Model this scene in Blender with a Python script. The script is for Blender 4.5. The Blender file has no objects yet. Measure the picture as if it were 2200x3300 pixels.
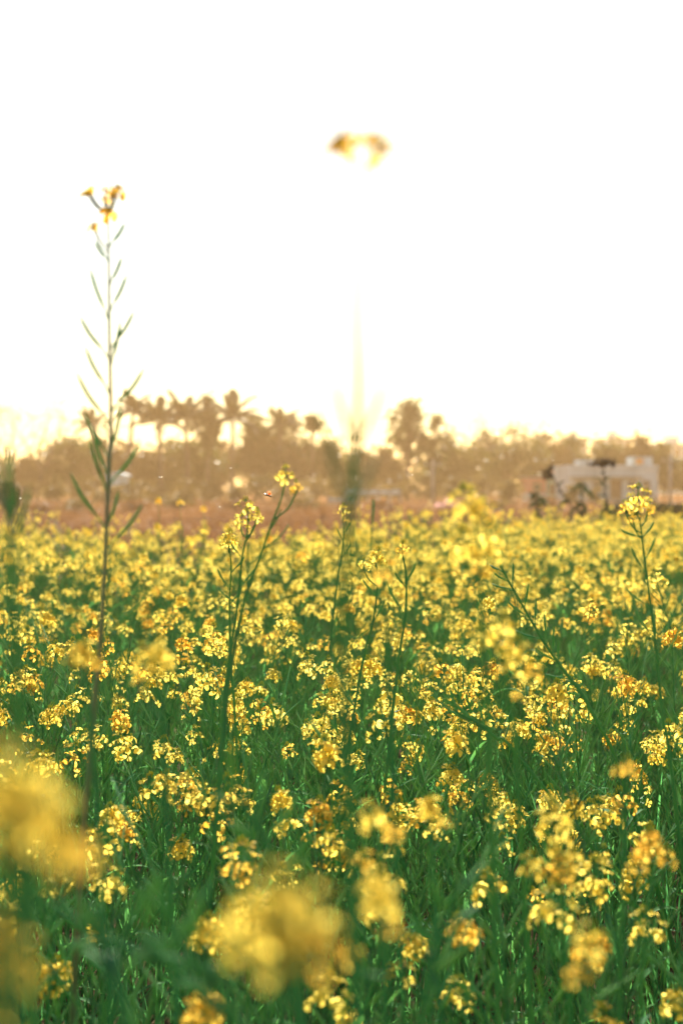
import bpy, math, random
import numpy as np
from mathutils import Vector, Matrix, Euler

S = bpy.context.scene
COL = S.collection
R = math.radians
RND = random.Random(7)

# ------------------------------------------------------------------ camera
CAMZ = 1.20
PITCH = R(-1.0)
FPX = 50.0 / 36.0 * 3300.0          # focal length in photograph pixels
cam_d = bpy.data.cameras.new('camera')
cam = bpy.data.objects.new('camera', cam_d)
COL.objects.link(cam)
cam.location = (0, 0, CAMZ)
cam.rotation_euler = (R(90) + PITCH, 0, 0)
cam_d.lens = 50
cam_d.sensor_width = 36
cam_d.sensor_fit = 'AUTO'
cam_d.clip_start = 0.02
cam_d.clip_end = 6000
cam_d.dof.use_dof = True
cam_d.dof.focus_distance = 3.2
cam_d.dof.aperture_fstop = 3.5
cam_d.dof.aperture_blades = 0
S.camera = cam

# ------------------------------------------------------------------ sky, sun, exposure
SUN_EL, SUN_AZ = R(30.0), R(0.0)     # straight ahead of the camera, low
world = bpy.data.worlds.new('World')
S.world = world
world.use_nodes = True
nt = world.node_tree
nt.nodes.clear()
wo = nt.nodes.new('ShaderNodeOutputWorld')
bg = nt.nodes.new('ShaderNodeBackground')
sk = nt.nodes.new('ShaderNodeTexSky')
sk.sky_type = 'NISHITA'
sk.sun_disc = False
sk.sun_elevation = SUN_EL
sk.sun_rotation = SUN_AZ
sk.air_density = 1.4
sk.dust_density = 0.3
sk.ozone_density = 0.3
bg.inputs['Strength'].default_value = 0.05
nt.links.new(sk.outputs[0], bg.inputs[0])
nt.links.new(bg.outputs[0], wo.inputs[0])

sun_d = bpy.data.lights.new('sun', 'SUN')
sun_d.energy = 5.0
sun_d.angle = R(0.55)
sun_d.color = (1.0, 0.91, 0.75)
sun = bpy.data.objects.new('sun', sun_d)
COL.objects.link(sun)
dv = Vector((math.sin(SUN_AZ) * math.cos(SUN_EL), math.cos(SUN_AZ) * math.cos(SUN_EL), math.sin(SUN_EL)))
sun.rotation_euler = dv.to_track_quat('Z', 'Y').to_euler()
sun.location = (0, 40, 30)

S.view_settings.view_transform = 'Standard'
S.view_settings.look = 'None'
S.view_settings.exposure = 1.68
S.view_settings.gamma = 1.0
S.view_settings.use_curve_mapping = False
S.render.engine = 'CYCLES'
S.cycles.max_bounces = 4
S.cycles.diffuse_bounces = 2
S.cycles.glossy_bounces = 1
S.cycles.transmission_bounces = 4
S.cycles.volume_bounces = 0
S.cycles.use_denoising = True
S.cycles.sample_clamp_indirect = 6.0


def P(u, v, d):
    """photograph pixel + ground distance -> point in the place"""
    a, b = (u - 1100.0) / FPX, (1650.0 - v) / FPX
    y = math.cos(PITCH) - math.sin(PITCH) * b
    z = math.sin(PITCH) + math.cos(PITCH) * b
    k = d / y
    return Vector((a * k, d, CAMZ + z * k))


# ------------------------------------------------------------------ materials
def _nodes(name):
    m = bpy.data.materials.new(name)
    m.use_nodes = True
    t = m.node_tree
    t.nodes.clear()
    o = t.nodes.new('ShaderNodeOutputMaterial')
    return m, t, o


def leafy(name, c1, c2, trans, scale=40.0, tmix=0.5, gloss=0.06, rough=0.4, coord='Object', hue=0.0):
    """diffuse + translucent plant tissue with a little sheen; colour drifts between c1 and c2"""
    m, t, o = _nodes(name)
    N, L = t.nodes, t.links
    tc = N.new('ShaderNodeTexCoord')
    nz = N.new('ShaderNodeTexNoise')
    nz.inputs['Scale'].default_value = scale
    nz.inputs['Detail'].default_value = 3
    L.new(tc.outputs[coord], nz.inputs['Vector'])
    oi = N.new('ShaderNodeObjectInfo')
    add = N.new('ShaderNodeMath'); add.operation = 'MULTIPLY_ADD'
    add.inputs[1].default_value = 0.55
    L.new(oi.outputs['Random'], add.inputs[0])
    mr = N.new('ShaderNodeMapRange')
    mr.inputs[1].default_value = 0.3; mr.inputs[2].default_value = 0.7
    mr.inputs[3].default_value = -0.15; mr.inputs[4].default_value = 0.6
    L.new(nz.outputs['Fac'], mr.inputs[0])
    L.new(mr.outputs[0], add.inputs[2])
    mx = N.new('ShaderNodeMix'); mx.data_type = 'RGBA'
    mx.inputs[6].default_value = (*c1, 1); mx.inputs[7].default_value = (*c2, 1)
    L.new(add.outputs[0], mx.inputs[0])
    df = N.new('ShaderNodeBsdfDiffuse'); L.new(mx.outputs[2], df.inputs[0])
    tr = N.new('ShaderNodeBsdfTranslucent')
    tm = N.new('ShaderNodeMix'); tm.data_type = 'RGBA'; tm.blend_type = 'MULTIPLY'
    tm.inputs[0].default_value = 1
    tm.inputs[7].default_value = (*trans, 1)
    L.new(mx.outputs[2], tm.inputs[6]); L.new(tm.outputs[2], tr.inputs[0])
    ms = N.new('ShaderNodeMixShader'); ms.inputs[0].default_value = tmix
    L.new(df.outputs[0], ms.inputs[1]); L.new(tr.outputs[0], ms.inputs[2])
    gl = N.new('ShaderNodeBsdfGlossy'); gl.inputs['Roughness'].default_value = rough
    gl.inputs[0].default_value = (1, 1, 1, 1)
    lw = N.new('ShaderNodeLayerWeight'); lw.inputs[0].default_value = 0.5
    pw = N.new('ShaderNodeMath'); pw.operation = 'POWER'; pw.inputs[1].default_value = 3.0
    L.new(lw.outputs['Facing'], pw.inputs[0])
    fm = N.new('ShaderNodeMath'); fm.operation = 'MULTIPLY_ADD'; fm.inputs[1].default_value = gloss * 5; fm.inputs[2].default_value = gloss
    fm.use_clamp = True
    L.new(pw.outputs[0], fm.inputs[0])
    m2 = N.new('ShaderNodeMixShader')
    L.new(fm.outputs[0], m2.inputs[0]); L.new(ms.outputs[0], m2.inputs[1]); L.new(gl.outputs[0], m2.inputs[2])
    L.new(m2.outputs[0], o.inputs[0])
    return m


def solid(name, c1, c2, scale=3.0, rough=0.85, detail=6, bump=0.0, coord='Object', mid=(0.35, 0.65), stretch=None, spec=0.25):
    m, t, o = _nodes(name)
    N, L = t.nodes, t.links
    tc = N.new('ShaderNodeTexCoord')
    vec = tc.outputs[coord]
    if stretch:
        mp = N.new('ShaderNodeMapping'); mp.inputs['Scale'].default_value = stretch
        L.new(vec, mp.inputs[0]); vec = mp.outputs[0]
    nz = N.new('ShaderNodeTexNoise')
    nz.inputs['Scale'].default_value = scale; nz.inputs['Detail'].default_value = detail
    L.new(vec, nz.inputs['Vector'])
    mr = N.new('ShaderNodeMapRange'); mr.inputs[1].default_value = mid[0]; mr.inputs[2].default_value = mid[1]
    L.new(nz.outputs['Fac'], mr.inputs[0])
    mx = N.new('ShaderNodeMix'); mx.data_type = 'RGBA'
    mx.inputs[6].default_value = (*c1, 1); mx.inputs[7].default_value = (*c2, 1)
    L.new(mr.outputs[0], mx.inputs[0])
    b = N.new('ShaderNodeBsdfPrincipled')
    b.inputs['Roughness'].default_value = rough
    b.inputs['Specular IOR Level'].default_value = spec
    L.new(mx.outputs[2], b.inputs['Base Color'])
    if bump:
        bp = N.new('ShaderNodeBump'); bp.inputs['Strength'].default_value = bump
        L.new(nz.outputs['Fac'], bp.inputs['Height']); L.new(bp.outputs[0], b.inputs['Normal'])
    L.new(b.outputs[0], o.inputs[0])
    return m


M = {}
M['petal'] = leafy('petal', (0.94, 0.79, 0.19), (0.93, 0.67, 0.09), (1.05, 1.02, 0.95), 55, 0.72, 0.003, 0.6)
M['petal_orange'] = leafy('petal_orange', (0.93, 0.70, 0.14), (0.92, 0.52, 0.06), (1.05, 1.0, 0.9), 55, 0.72, 0.003, 0.6)
M['bud'] = leafy('bud', (0.42, 0.46, 0.06), (0.62, 0.52, 0.05), (1, 1, 0.8), 80, 0.35, 0.01, 0.5)
M['stem'] = leafy('stem', (0.06, 0.22, 0.10), (0.11, 0.28, 0.085), (1.2, 1.2, 0.7), 14, 0.4, 0.008, 0.42)
M['stem_red'] = leafy('stem_red', (0.20, 0.15, 0.065), (0.08, 0.20, 0.08), (1.2, 0.9, 0.6), 10, 0.3, 0.06, 0.35)  # brown-green stem; its brown also paints in flare tan up the tall stalk
M['pod'] = leafy('pod', (0.09, 0.26, 0.13), (0.18, 0.33, 0.13), (1.3, 1.25, 0.75), 20, 0.5, 0.006, 0.5)
M['pod_pale'] = leafy('pod_pale', (0.13, 0.20, 0.06), (0.24, 0.24, 0.08), (1.3, 1.1, 0.6), 20, 0.5, 0.06, 0.35)
M['leaf'] = leafy('leaf', (0.045, 0.19, 0.09), (0.10, 0.27, 0.085), (1.3, 1.25, 0.8), 16, 0.5, 0.003, 0.6)
M['blade'] = leafy('blade', (0.05, 0.22, 0.11), (0.11, 0.32, 0.11), (1.35, 1.3, 0.8), 9, 0.6, 0.003, 0.6)
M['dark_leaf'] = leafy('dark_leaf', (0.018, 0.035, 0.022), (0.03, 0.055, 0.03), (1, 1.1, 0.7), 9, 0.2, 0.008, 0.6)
M['dead'] = leafy('dead', (0.07, 0.045, 0.03), (0.12, 0.075, 0.045), (1, 0.9, 0.7), 20, 0.15, 0.02)
M['dry_grass'] = leafy('dry_grass', (0.17, 0.085, 0.035), (0.26, 0.14, 0.055), (1, 0.85, 0.6), 6, 0.35, 0.03, 0.5)
M['tree_leaf'] = leafy('tree_leaf', (0.05, 0.075, 0.025), (0.10, 0.105, 0.035), (1.2, 1.1, 0.5), 0.6, 0.35, 0.03, 0.5)
M['tree_leaf_dry'] = leafy('tree_leaf_dry', (0.10, 0.085, 0.035), (0.15, 0.10, 0.04), (1.2, 1.0, 0.5), 0.6, 0.35, 0.03, 0.5)
M['frond'] = leafy('frond', (0.05, 0.065, 0.025), (0.10, 0.09, 0.035), (1.2, 1.1, 0.5), 1.2, 0.35, 0.05, 0.4)
M['shrub_leaf'] = leafy('shrub_leaf', (0.09, 0.08, 0.035), (0.15, 0.12, 0.05), (1.2, 1.0, 0.5), 0.8, 0.35, 0.02, 0.5)
M['bark'] = solid('bark', (0.10, 0.07, 0.05), (0.20, 0.15, 0.11), 3.0, 0.9, 6, 0.4, stretch=(1, 1, 0.3))
M['soil'] = solid('soil', (0.12, 0.055, 0.025), (0.22, 0.108, 0.050), 0.22, 0.95, 9, 0.5, spec=0.0)
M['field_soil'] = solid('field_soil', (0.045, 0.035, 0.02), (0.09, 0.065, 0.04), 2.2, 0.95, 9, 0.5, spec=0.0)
M['plaster'] = solid('plaster', (0.40, 0.44, 0.45), (0.62, 0.67, 0.68), 0.8, 0.9, 7, 0.1, stretch=(1, 1, 0.35))
M['plaster_blue'] = solid('plaster_blue', (0.50, 0.62, 0.66), (0.68, 0.78, 0.80), 0.6, 0.9, 7, 0.1, stretch=(1, 1, 0.35))
M['plaster_pink'] = solid('plaster_pink', (0.62, 0.24, 0.17), (0.72, 0.33, 0.24), 0.8, 0.9, 7, 0.1)
M['plaster_green'] = solid('plaster_green', (0.28, 0.42, 0.34), (0.36, 0.50, 0.40), 0.8, 0.9, 7, 0.1)
M['concrete'] = solid('concrete', (0.27, 0.25, 0.22), (0.40, 0.37, 0.33), 1.5, 0.9, 7, 0.2)
M['dark_opening'] = solid('dark_opening', (0.05, 0.05, 0.055), (0.08, 0.075, 0.07), 3, 0.3, spec=0.5)
M['timber'] = solid('timber', (0.16, 0.09, 0.05), (0.26, 0.15, 0.08), 4, 0.8, stretch=(1, 1, 0.2))
M['orange_paint'] = solid('orange_paint', (0.70, 0.28, 0.08), (0.78, 0.36, 0.12), 4, 0.7)
M['sheet_white'] = solid('sheet_white', (0.50, 0.58, 0.60), (0.62, 0.68, 0.70), 1.2, 0.95, spec=0.05)
M['cloth_red'] = solid('cloth_red', (0.62, 0.06, 0.05), (0.72, 0.13, 0.12), 2.2, 0.8)
M['cloth_pink'] = solid('cloth_pink', (0.78, 0.22, 0.28), (0.84, 0.36, 0.36), 2.2, 0.8)
M['cloth_yellow'] = solid('cloth_yellow', (0.80, 0.46, 0.06), (0.86, 0.55, 0.12), 2.2, 0.8)
M['metal'] = solid('metal', (0.18, 0.17, 0.16), (0.26, 0.24, 0.22), 5, 0.5)
M['insect'] = solid('insect', (0.16, 0.09, 0.05), (0.24, 0.14, 0.07), 300, 0.4)
M['wing'] = leafy('wing', (0.75, 0.70, 0.60), (0.85, 0.78, 0.66), (1, 0.95, 0.85), 100, 0.6, 0.1, 0.25)
M['wing_red'] = leafy('wing_red', (0.80, 0.25, 0.10), (0.85, 0.35, 0.15), (1, 0.9, 0.8), 100, 0.6, 0.1, 0.25)


# ------------------------------------------------------------------ mesh helpers
class MB:
    def __init__(self):
        self.v, self.f, self.m = [], [], []

    def add(self, vs, fs, mat=0):
        b = len(self.v)
        self.v.extend([tuple(x) for x in vs])
        self.f.extend([tuple(i + b for i in q) for q in fs])
        self.m.extend([mat] * len(fs))

    def merge(self, other, mat4, matmap=None):
        self.add([mat4 @ Vector(x) for x in other.v], other.f, 0)
        n = len(other.m)
        self.m[-n:] = [(matmap[i] if matmap else i) for i in other.m]

    def tube(self, pts, rad, n=5, mat=0, cap=True):
        pts = [Vector(p) for p in pts]
        vs, fs = [], []
        for i, p in enumerate(pts):
            t = (pts[min(i + 1, len(pts) - 1)] - pts[max(i - 1, 0)])
            t = t.normalized() if t.length > 1e-9 else Vector((0, 0, 1))
            a = t.cross(Vector((0.31, 0.95, 0.07)))
            if a.length < 1e-3:
                a = t.cross(Vector((1, 0, 0)))
            a.normalize(); b = t.cross(a)
            r = rad[i] if hasattr(rad, '__len__') else rad
            for k in range(n):
                an = 2 * math.pi * k / n
                vs.append(p + a * (math.cos(an) * r) + b * (math.sin(an) * r))
        for i in range(len(pts) - 1):
            for k in range(n):
                k2 = (k + 1) % n
                fs.append((i * n + k, i * n + k2, (i + 1) * n + k2, (i + 1) * n + k))
        if cap:
            fs.append(tuple(range(n))[::-1])
            fs.append(tuple((len(pts) - 1) * n + k for k in range(n)))
        self.add(vs, fs, mat)

    def blade(self, pts, wid, side, mat=0, fold=0.25):
        """a leaf: strip with a folded midrib"""
        side = Vector(side).normalized()
        vs, fs = [], []
        for i, p in enumerate(pts):
            p = Vector(p)
            t = (Vector(pts[min(i + 1, len(pts) - 1)]) - Vector(pts[max(i - 1, 0)])).normalized()
            nrm = side.cross(t)
            w = wid[i]
            vs += [p - side * w + nrm * (w * fold), p, p + side * w + nrm * (w * fold)]
        for i in range(len(pts) - 1):
            a = i * 3
            fs += [(a, a + 1, a + 4, a + 3), (a + 1, a + 2, a + 5, a + 4)]
        self.add(vs, fs, mat)

    def ball(self, c, rx, ry, rz, mat=0, n=6, m=4, rot=None):
        vs, fs = [], []
        c = Vector(c)
        for i in range(m + 1):
            th = math.pi * i / m
            for k in range(n):
                ph = 2 * math.pi * k / n
                q = Vector((rx * math.sin(th) * math.cos(ph), ry * math.sin(th) * math.sin(ph), rz * math.cos(th)))
                if rot is not None:
                    q = rot @ q
                vs.append(c + q)
        for i in range(m):
            for k in range(n):
                k2 = (k + 1) % n
                fs.append((i * n + k, (i + 1) * n + k, (i + 1) * n + k2, i * n + k2))
        self.add(vs, fs, mat)

    def box(self, x0, x1, y0, y1, z0, z1, mat=0):
        vs = [(x, y, z) for z in (z0, z1) for y in (y0, y1) for x in (x0, x1)]
        self.add(vs, [(0, 2, 3, 1), (4, 5, 7, 6), (0, 1, 5, 4), (2, 6, 7, 3), (0, 4, 6, 2), (1, 3, 7, 5)], mat)

    def mesh(self, name, mats, smooth=True):
        me = bpy.data.meshes.new(name)
        me.from_pydata(self.v, [], self.f)
        for x in mats:
            me.materials.append(M[x])
        if len(mats) > 1:
            me.polygons.foreach_set('material_index', self.m)
        if smooth:
            me.polygons.foreach_set('use_smooth', [True] * len(me.polygons))
        me.update()
        return me


def obj(name, me, parent=None, mat4=None, col=COL):
    o = bpy.data.objects.new(name, me)
    col.objects.link(o)
    if parent is not None:
        o.parent = parent
    if mat4 is not None:
        o.matrix_basis = mat4
    return o


def thing(name, label, cat, loc=(0, 0, 0), rz=0.0, group=None):
    o = bpy.data.objects.new(name, None)
    COL.objects.link(o)
    o.empty_display_size = 0.1
    o.location = loc
    o.rotation_euler = (0, 0, rz)
    o['label'] = label; o['category'] = cat
    if group:
        o['group'] = group
    return o


def frame_to(zdir, spin=0.0):
    return Vector(zdir).to_track_quat('Z', 'Y').to_matrix().to_4x4() @ Matrix.Rotation(spin, 4, 'Z')


# ------------------------------------------------------------------ ground
def field_edge(x, y):
    """how far the flowers reach along the sight line through (x, y)"""
    u = 1100 + x / max(y, 0.5) * FPX
    us = [-1500, 0, 300, 700, 1000, 1300, 2200, 4000]
    ds = [22, 18.5, 15, 14, 16.5, 20.5, 23.5, 26]
    return float(np.interp(u, us, ds))


def gz(x, y):
    z = 0.0
    if y > 24:
        k = min(1, (y - 24) / 20.0)
        z += k * (0.05 * math.sin(y * 0.9 + x * 0.03) + 0.07 * math.sin(x * 0.21 + y * 0.13))
        z += 0.38 * math.exp(-((y - 47 - 0.04 * x) / 1.1) ** 2)       # a low earth bank between plots
        z += 0.25 * math.exp(-((y - 74 + 0.03 * x) / 1.6) ** 2)
    return z


def make_ground():
    def axis(lim, fine, n):
        a = np.sinh(np.linspace(0, math.asinh(lim / fine), n)) * fine
        return a
    ys = np.concatenate([-axis(1400, 6, 18)[::-1][:-1], np.arange(0, 24, 2.0), np.arange(24, 90, 0.6), 90 + axis(1310, 4, 40)])
    xp = axis(1400, 14, 44)
    xs = np.concatenate([-xp[::-1][:-1], xp])
    vs = [(float(x), float(y), gz(float(x), float(y))) for y in ys for x in xs]
    nx = len(xs)
    fs = [(j * nx + i, j * nx + i + 1, (j + 1) * nx + i + 1, (j + 1) * nx + i) for j in range(len(ys) - 1) for i in range(nx - 1)]
    b = MB(); b.v, b.f, b.m = vs, fs, [0] * len(fs)
    g = obj('ground', b.mesh('ground', ['soil']))
    g['kind'] = 'structure'
    # darker soil of the mustard plot, a sheet just above
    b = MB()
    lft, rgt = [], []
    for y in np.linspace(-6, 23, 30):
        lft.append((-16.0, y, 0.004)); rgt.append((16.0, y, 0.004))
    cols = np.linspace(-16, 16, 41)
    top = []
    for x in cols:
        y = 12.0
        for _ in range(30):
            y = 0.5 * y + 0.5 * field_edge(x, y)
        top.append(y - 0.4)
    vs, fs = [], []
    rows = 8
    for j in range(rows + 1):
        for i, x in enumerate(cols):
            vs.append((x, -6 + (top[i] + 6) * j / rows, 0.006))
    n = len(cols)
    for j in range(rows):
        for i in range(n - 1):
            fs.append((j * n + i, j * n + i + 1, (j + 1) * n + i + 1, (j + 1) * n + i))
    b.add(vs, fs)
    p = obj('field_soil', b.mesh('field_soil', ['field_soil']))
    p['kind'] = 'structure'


make_ground()


# ------------------------------------------------------------------ flower and plant library
def flower_mb(seed, droop=0.0, missing=0):
    """four-petalled crucifer flower, axis +Z, about 19 mm across; materials 0 petal 1 bud"""
    r = random.Random(seed)
    b = MB()
    for k in range(4):
        if k < missing:
            continue
        a = k * math.pi / 2 + r.uniform(-0.22, 0.22)
        L = r.uniform(0.90, 1.1)
        lift = r.uniform(-0.25, 0.35)
        rows = [(0.0008, 0.0006, 0.0), (0.0032, 0.0012, 0.0022), (0.0056, 0.0030, 0.0034), (0.0080, 0.0038, 0.0034), (0.0098, 0.0022, 0.0026 - droop * 0.003)]
        ca, sa = math.cos(a), math.sin(a)
        tw = r.uniform(-0.3, 0.3)
        vs, fs = [], []
        for (rr, w, z) in rows:
            rr *= L
            z = z + lift * rr * 0.8 - droop * rr * 0.8
            for s in (-1, 0, 1):
                ww = w * s
                zz = z + (abs(s) * w * 0.25) + tw * ww
                x = rr - (0.0006 if s else 0)
                vs.append((x * ca - ww * sa, x * sa + ww * ca, zz))
        for i in range(len(rows) - 1):
            q = i * 3
            fs += [(q, q + 1, q + 4, q + 3), (q + 1, q + 2, q + 5, q + 4)]
        b.add(vs, fs, 0)
    b.tube([(0, 0, -0.0015), (0, 0, 0.002), (0, 0, 0.0055)], [0.0009, 0.0011, 0.0005], 4, 1)
    for k in range(5):
        a = k * 1.257 + r.random()
        b.tube([(0, 0, 0.001), (math.cos(a) * 0.0018, math.sin(a) * 0.0018, 0.0052)], [0.0003, 0.0005], 3, 1, False)
    return b


FLOWER_MB = [flower_mb(i, 0.5 * (i % 3), 1 if i == 4 else 0) for i in range(6)]
FLOWER = [f.mesh('flower', ['petal', 'bud']) for f in FLOWER_MB]
FLOWER_OR = [f.mesh('flower', ['petal_orange', 'bud']) for f in FLOWER_MB]


def head_layout(seed, n=12, spread=0.021, tall=0.026, nbud=9):
    r = random.Random(seed)
    core = MB()
    core.tube([(0, 0, -0.012), (0, 0, tall * 0.5), (0, 0, tall + 0.006)], [0.0013, 0.0011, 0.0007], 4, 0)
    fl = []
    for i in range(n):
        t = (i + r.uniform(-0.3, 0.3)) / n
        t = min(max(t, 0), 1)
        a = i * 2.3999 + r.uniform(-0.35, 0.35)
        rad = spread * (1.05 - 0.6 * t) * r.uniform(0.8, 1.15)
        z0 = tall * t * 0.85 - 0.010
        z1 = z0 + 0.010 + 0.006 * t + r.uniform(-0.004, 0.003)
        p1 = Vector((math.cos(a) * rad, math.sin(a) * rad, z1))
        core.tube([(0, 0, z0), (p1.x * 0.55, p1.y * 0.55, z0 + (z1 - z0) * 0.35), p1], [0.0006, 0.0005, 0.0006], 3, 0, False)
        ax = Vector((math.cos(a) * (1.15 - t), math.sin(a) * (1.15 - t), 0.45 + t)).normalized()
        mt = Matrix.Translation(p1) @ frame_to(ax, r.uniform(0, 6.3)) @ Matrix.Scale(r.uniform(0.8, 1.12), 4)
        fl.append((mt, r.randrange(6)))
    for k in range(nbud):
        a = k * 2.4
        rr = 0.0022 + 0.0009 * k * 0.6
        c = Vector((math.cos(a) * rr, math.sin(a) * rr, tall + 0.010 - 0.0009 * k))
        core.tube([(0, 0, tall), c], [0.0004, 0.0004], 3, 0, False)
        core.ball(c, 0.0013, 0.0013, 0.0026, 1, 5, 3)
    return core, fl


NHEAD = 12
HEADS = []
for i in range(NHEAD):
    core, fl = head_layout(100 + i, [12, 9, 14, 7, 11, 13, 6, 15, 5, 10, 4, 8][i], [.0165, .019, .017, .021, .018, .016, .020, .017, .022, .024, .018, .025][i], [.022, .030, .025, .026, .021, .036, .024, .028, .034, .044, .020, .038][i])
    HEADS.append({'core_mb': core, 'fl': fl})
    full = MB()
    full.merge(core, Matrix.Identity(4), {0: 2, 1: 1})
    for mt, k in fl:
        full.merge(FLOWER_MB[k], mt)
    HEADS[-1]['mb'] = full
    HEADS[-1]['full'] = full.mesh('flower_head', ['petal', 'bud', 'stem'])
    HEADS[-1]['full_or'] = full.mesh('flower_head', ['petal_orange', 'bud', 'stem'])
    HEADS[-1]['core'] = core.mesh('flower_stalks', ['stem', 'bud'])


def pod_pts(p, d, length, bend, r):
    d = Vector(d).normalized()
    up = Vector((0, 0, 1))
    pts = [Vector(p)]
    for k in range(1, 5):
        t = k / 4
        dd = (d * (1 - bend * t) + up * (bend * t)).normalized()
        pts.append(pts[-1] + dd * (length / 4))
    rad = [0.35 * r, 0.95 * r, r, 0.8 * r, 0.2 * r]
    return pts, rad


def leaf_mb(seed, length, width):
    r = random.Random(seed)
    b = MB()
    pts, w = [], []
    n = 7
    droop = r.uniform(0.5, 1.3)
    wav = r.uniform(-0.2, 0.2)
    for i in range(n):
        t = i / (n - 1)
        pts.append((math.sin(t * 3) * wav * length * 0.2, length * (t - 0.10 * droop * t * t), length * (0.55 * t - 0.55 * droop * t * t)))
        w.append(width * 0.5 * (0.12 + 0.88 * math.sin(math.pi * min(1, (t * 0.92 + 0.05))) ** 0.8) * (1 + 0.18 * math.sin(t * 21 + seed)))
    w[-1] = width * 0.03
    b.blade(pts, w, (1, 0, 0.1), 0, 0.3)
    return b


LEAF_MB = [leaf_mb(i, 0.085 + 0.013 * i, 0.012 + 0.0022 * (i % 4)) for i in range(6)]
LEAVES = [b.mesh('leaf', ['leaf']) for b in LEAF_MB]


def plant_layout(seed, H, nbr, pods_per, podlen, nleaf, headscale=1.0):
    """returns stem mb, pods mb, heads [(matrix, k)], leaves [(matrix, k)]"""
    r = random.Random(seed)
    st, pd = MB(), MB()
    heads, leaves = [], []
    la = r.uniform(0, 6.28); lean = r.uniform(0.02, 0.14) * H

    def main(t):
        return Vector((math.cos(la) * lean * t * t + 0.008 * math.sin(5 * t + seed), math.sin(la) * lean * t * t + 0.008 * math.cos(4.2 * t + seed), H * t))

    axes = []
    pts = [main(i / 8) for i in range(9)]
    st.tube(pts, [0.0042 - 0.0031 * (i / 8) for i in range(9)], 5, 0)
    axes.append(pts)
    a = r.uniform(0, 6.28)
    for k in range(nbr):
        a += 2.4 + r.uniform(-0.5, 0.5)
        t0 = r.uniform(0.32, 0.78)
        p0 = main(t0)
        L = (H * r.uniform(0.80, 1.0) - p0.z)
        L = max(L, 0.10 * H) * 1.08
        out = r.uniform(0.35, 0.75)
        bp = []
        for i in range(6):
            t = i / 5
            o = out * L * (t - 0.32 * t * t)
            bp.append(p0 + Vector((math.cos(a) * o, math.sin(a) * o, L * (0.74 * t + 0.2 * t * t))))
        st.tube(bp, [0.0026 - 0.0016 * i / 5 for i in range(6)], 4, 0)
        axes.append(bp)
    for bp in axes:
        top = bp[-1]; dr = (bp[-1] - bp[-2]).normalized()
        k = r.randrange(NHEAD)
        heads.append((Matrix.Translation(top) @ frame_to((dr + Vector((r.uniform(-.2, .2), r.uniform(-.2, .2), 0.4))).normalized(), r.uniform(0, 6.3)) @ Matrix.Scale(headscale * r.uniform(0.78, 1.40), 4), k))
        seg = [(bp[i + 1] - bp[i]).length for i in range(len(bp) - 1)]
        tot = sum(seg)
        span = min(tot * 0.7, 0.30)
        n = max(2, int(pods_per * span / 0.25 * r.uniform(0.6, 1.2)))
        for j in range(n):
            s = tot - 0.02 - span * (j + r.random()) / n
            q = s
            for i, sl in enumerate(seg):
                if q <= sl or i == len(seg) - 1:
                    base = bp[i].lerp(bp[i + 1], max(0, min(1, q / sl))); dirv = (bp[i + 1] - bp[i]).normalized()
                    break
                q -= sl
            an = j * 2.4 + r.uniform(-0.5, 0.5)
            sidev = Vector((math.cos(an), math.sin(an), 0))
            sp = r.uniform(0.5, 1.0)
            dd = (dirv + sidev * sp).normalized()
            grow = min(1.0, 0.45 + (tot - s) / 0.16)
            pedl = 0.010 * r.uniform(0.8, 1.3)
            p1 = base + dd * pedl
            pd.tube([base, p1], [0.0006, 0.0006], 3, 0, False)
            pp, pr = pod_pts(p1, dd, podlen * grow * r.uniform(0.8, 1.2), r.uniform(0.0, 0.35), 0.0019 * grow)
            pd.tube(pp, pr, 4, 0, False)
    for j in range(nleaf):
        t0 = r.uniform(0.12, 0.72)
        an = j * 2.4 + r.uniform(-.4, .4)
        p0 = main(t0)
        mt = Matrix.Translation(p0) @ Matrix.Rotation(an, 4, 'Z') @ Matrix.Rotation(r.uniform(0.0, 0.7), 4, 'X') @ Matrix.Scale(r.uniform(0.8, 1.35) * (1.25 - 0.5 * t0), 4)
        leaves.append((mt, r.randrange(len(LEAVES))))
    return st, pd, heads, leaves


NVAR = 14
VARS = []
for i in range(NVAR):
    rr = random.Random(900 + i)
    H = 0.56 + 0.016 * i + rr.uniform(-0.04, 0.04)
    pody = i % 3 == 0
    if pody:
        H *= 1.14
    st, pd, hd, lf = plant_layout(500 + i, H, rr.choice([2, 3, 3, 4, 5]), 18 if pody else 11, 0.050 if pody else 0.040, 5)
    if pody:
        hd = hd[1:]
    VARS.append({'stem': st.mesh('stem', ['stem']), 'pods': pd.mesh('seed_pods', ['pod']), 'st': st, 'pd': pd, 'heads': hd, 'leaves': lf, 'pody': pody, 'H': H})


def joined_plant(v):
    b = MB()
    b.merge(v['st'], Matrix.Identity(4), {0: 2})
    b.merge(v['pd'], Matrix.Identity(4), {0: 3})
    for mt, k in v['heads']:
        b.merge(HEADS[k]['mb'], mt)
    for mt, k in v['leaves']:
        b.merge(LEAF_MB[k], mt, {0: 4})
    return b.mesh('mustard_growth', ['petal', 'bud', 'stem', 'pod', 'leaf'])


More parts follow.
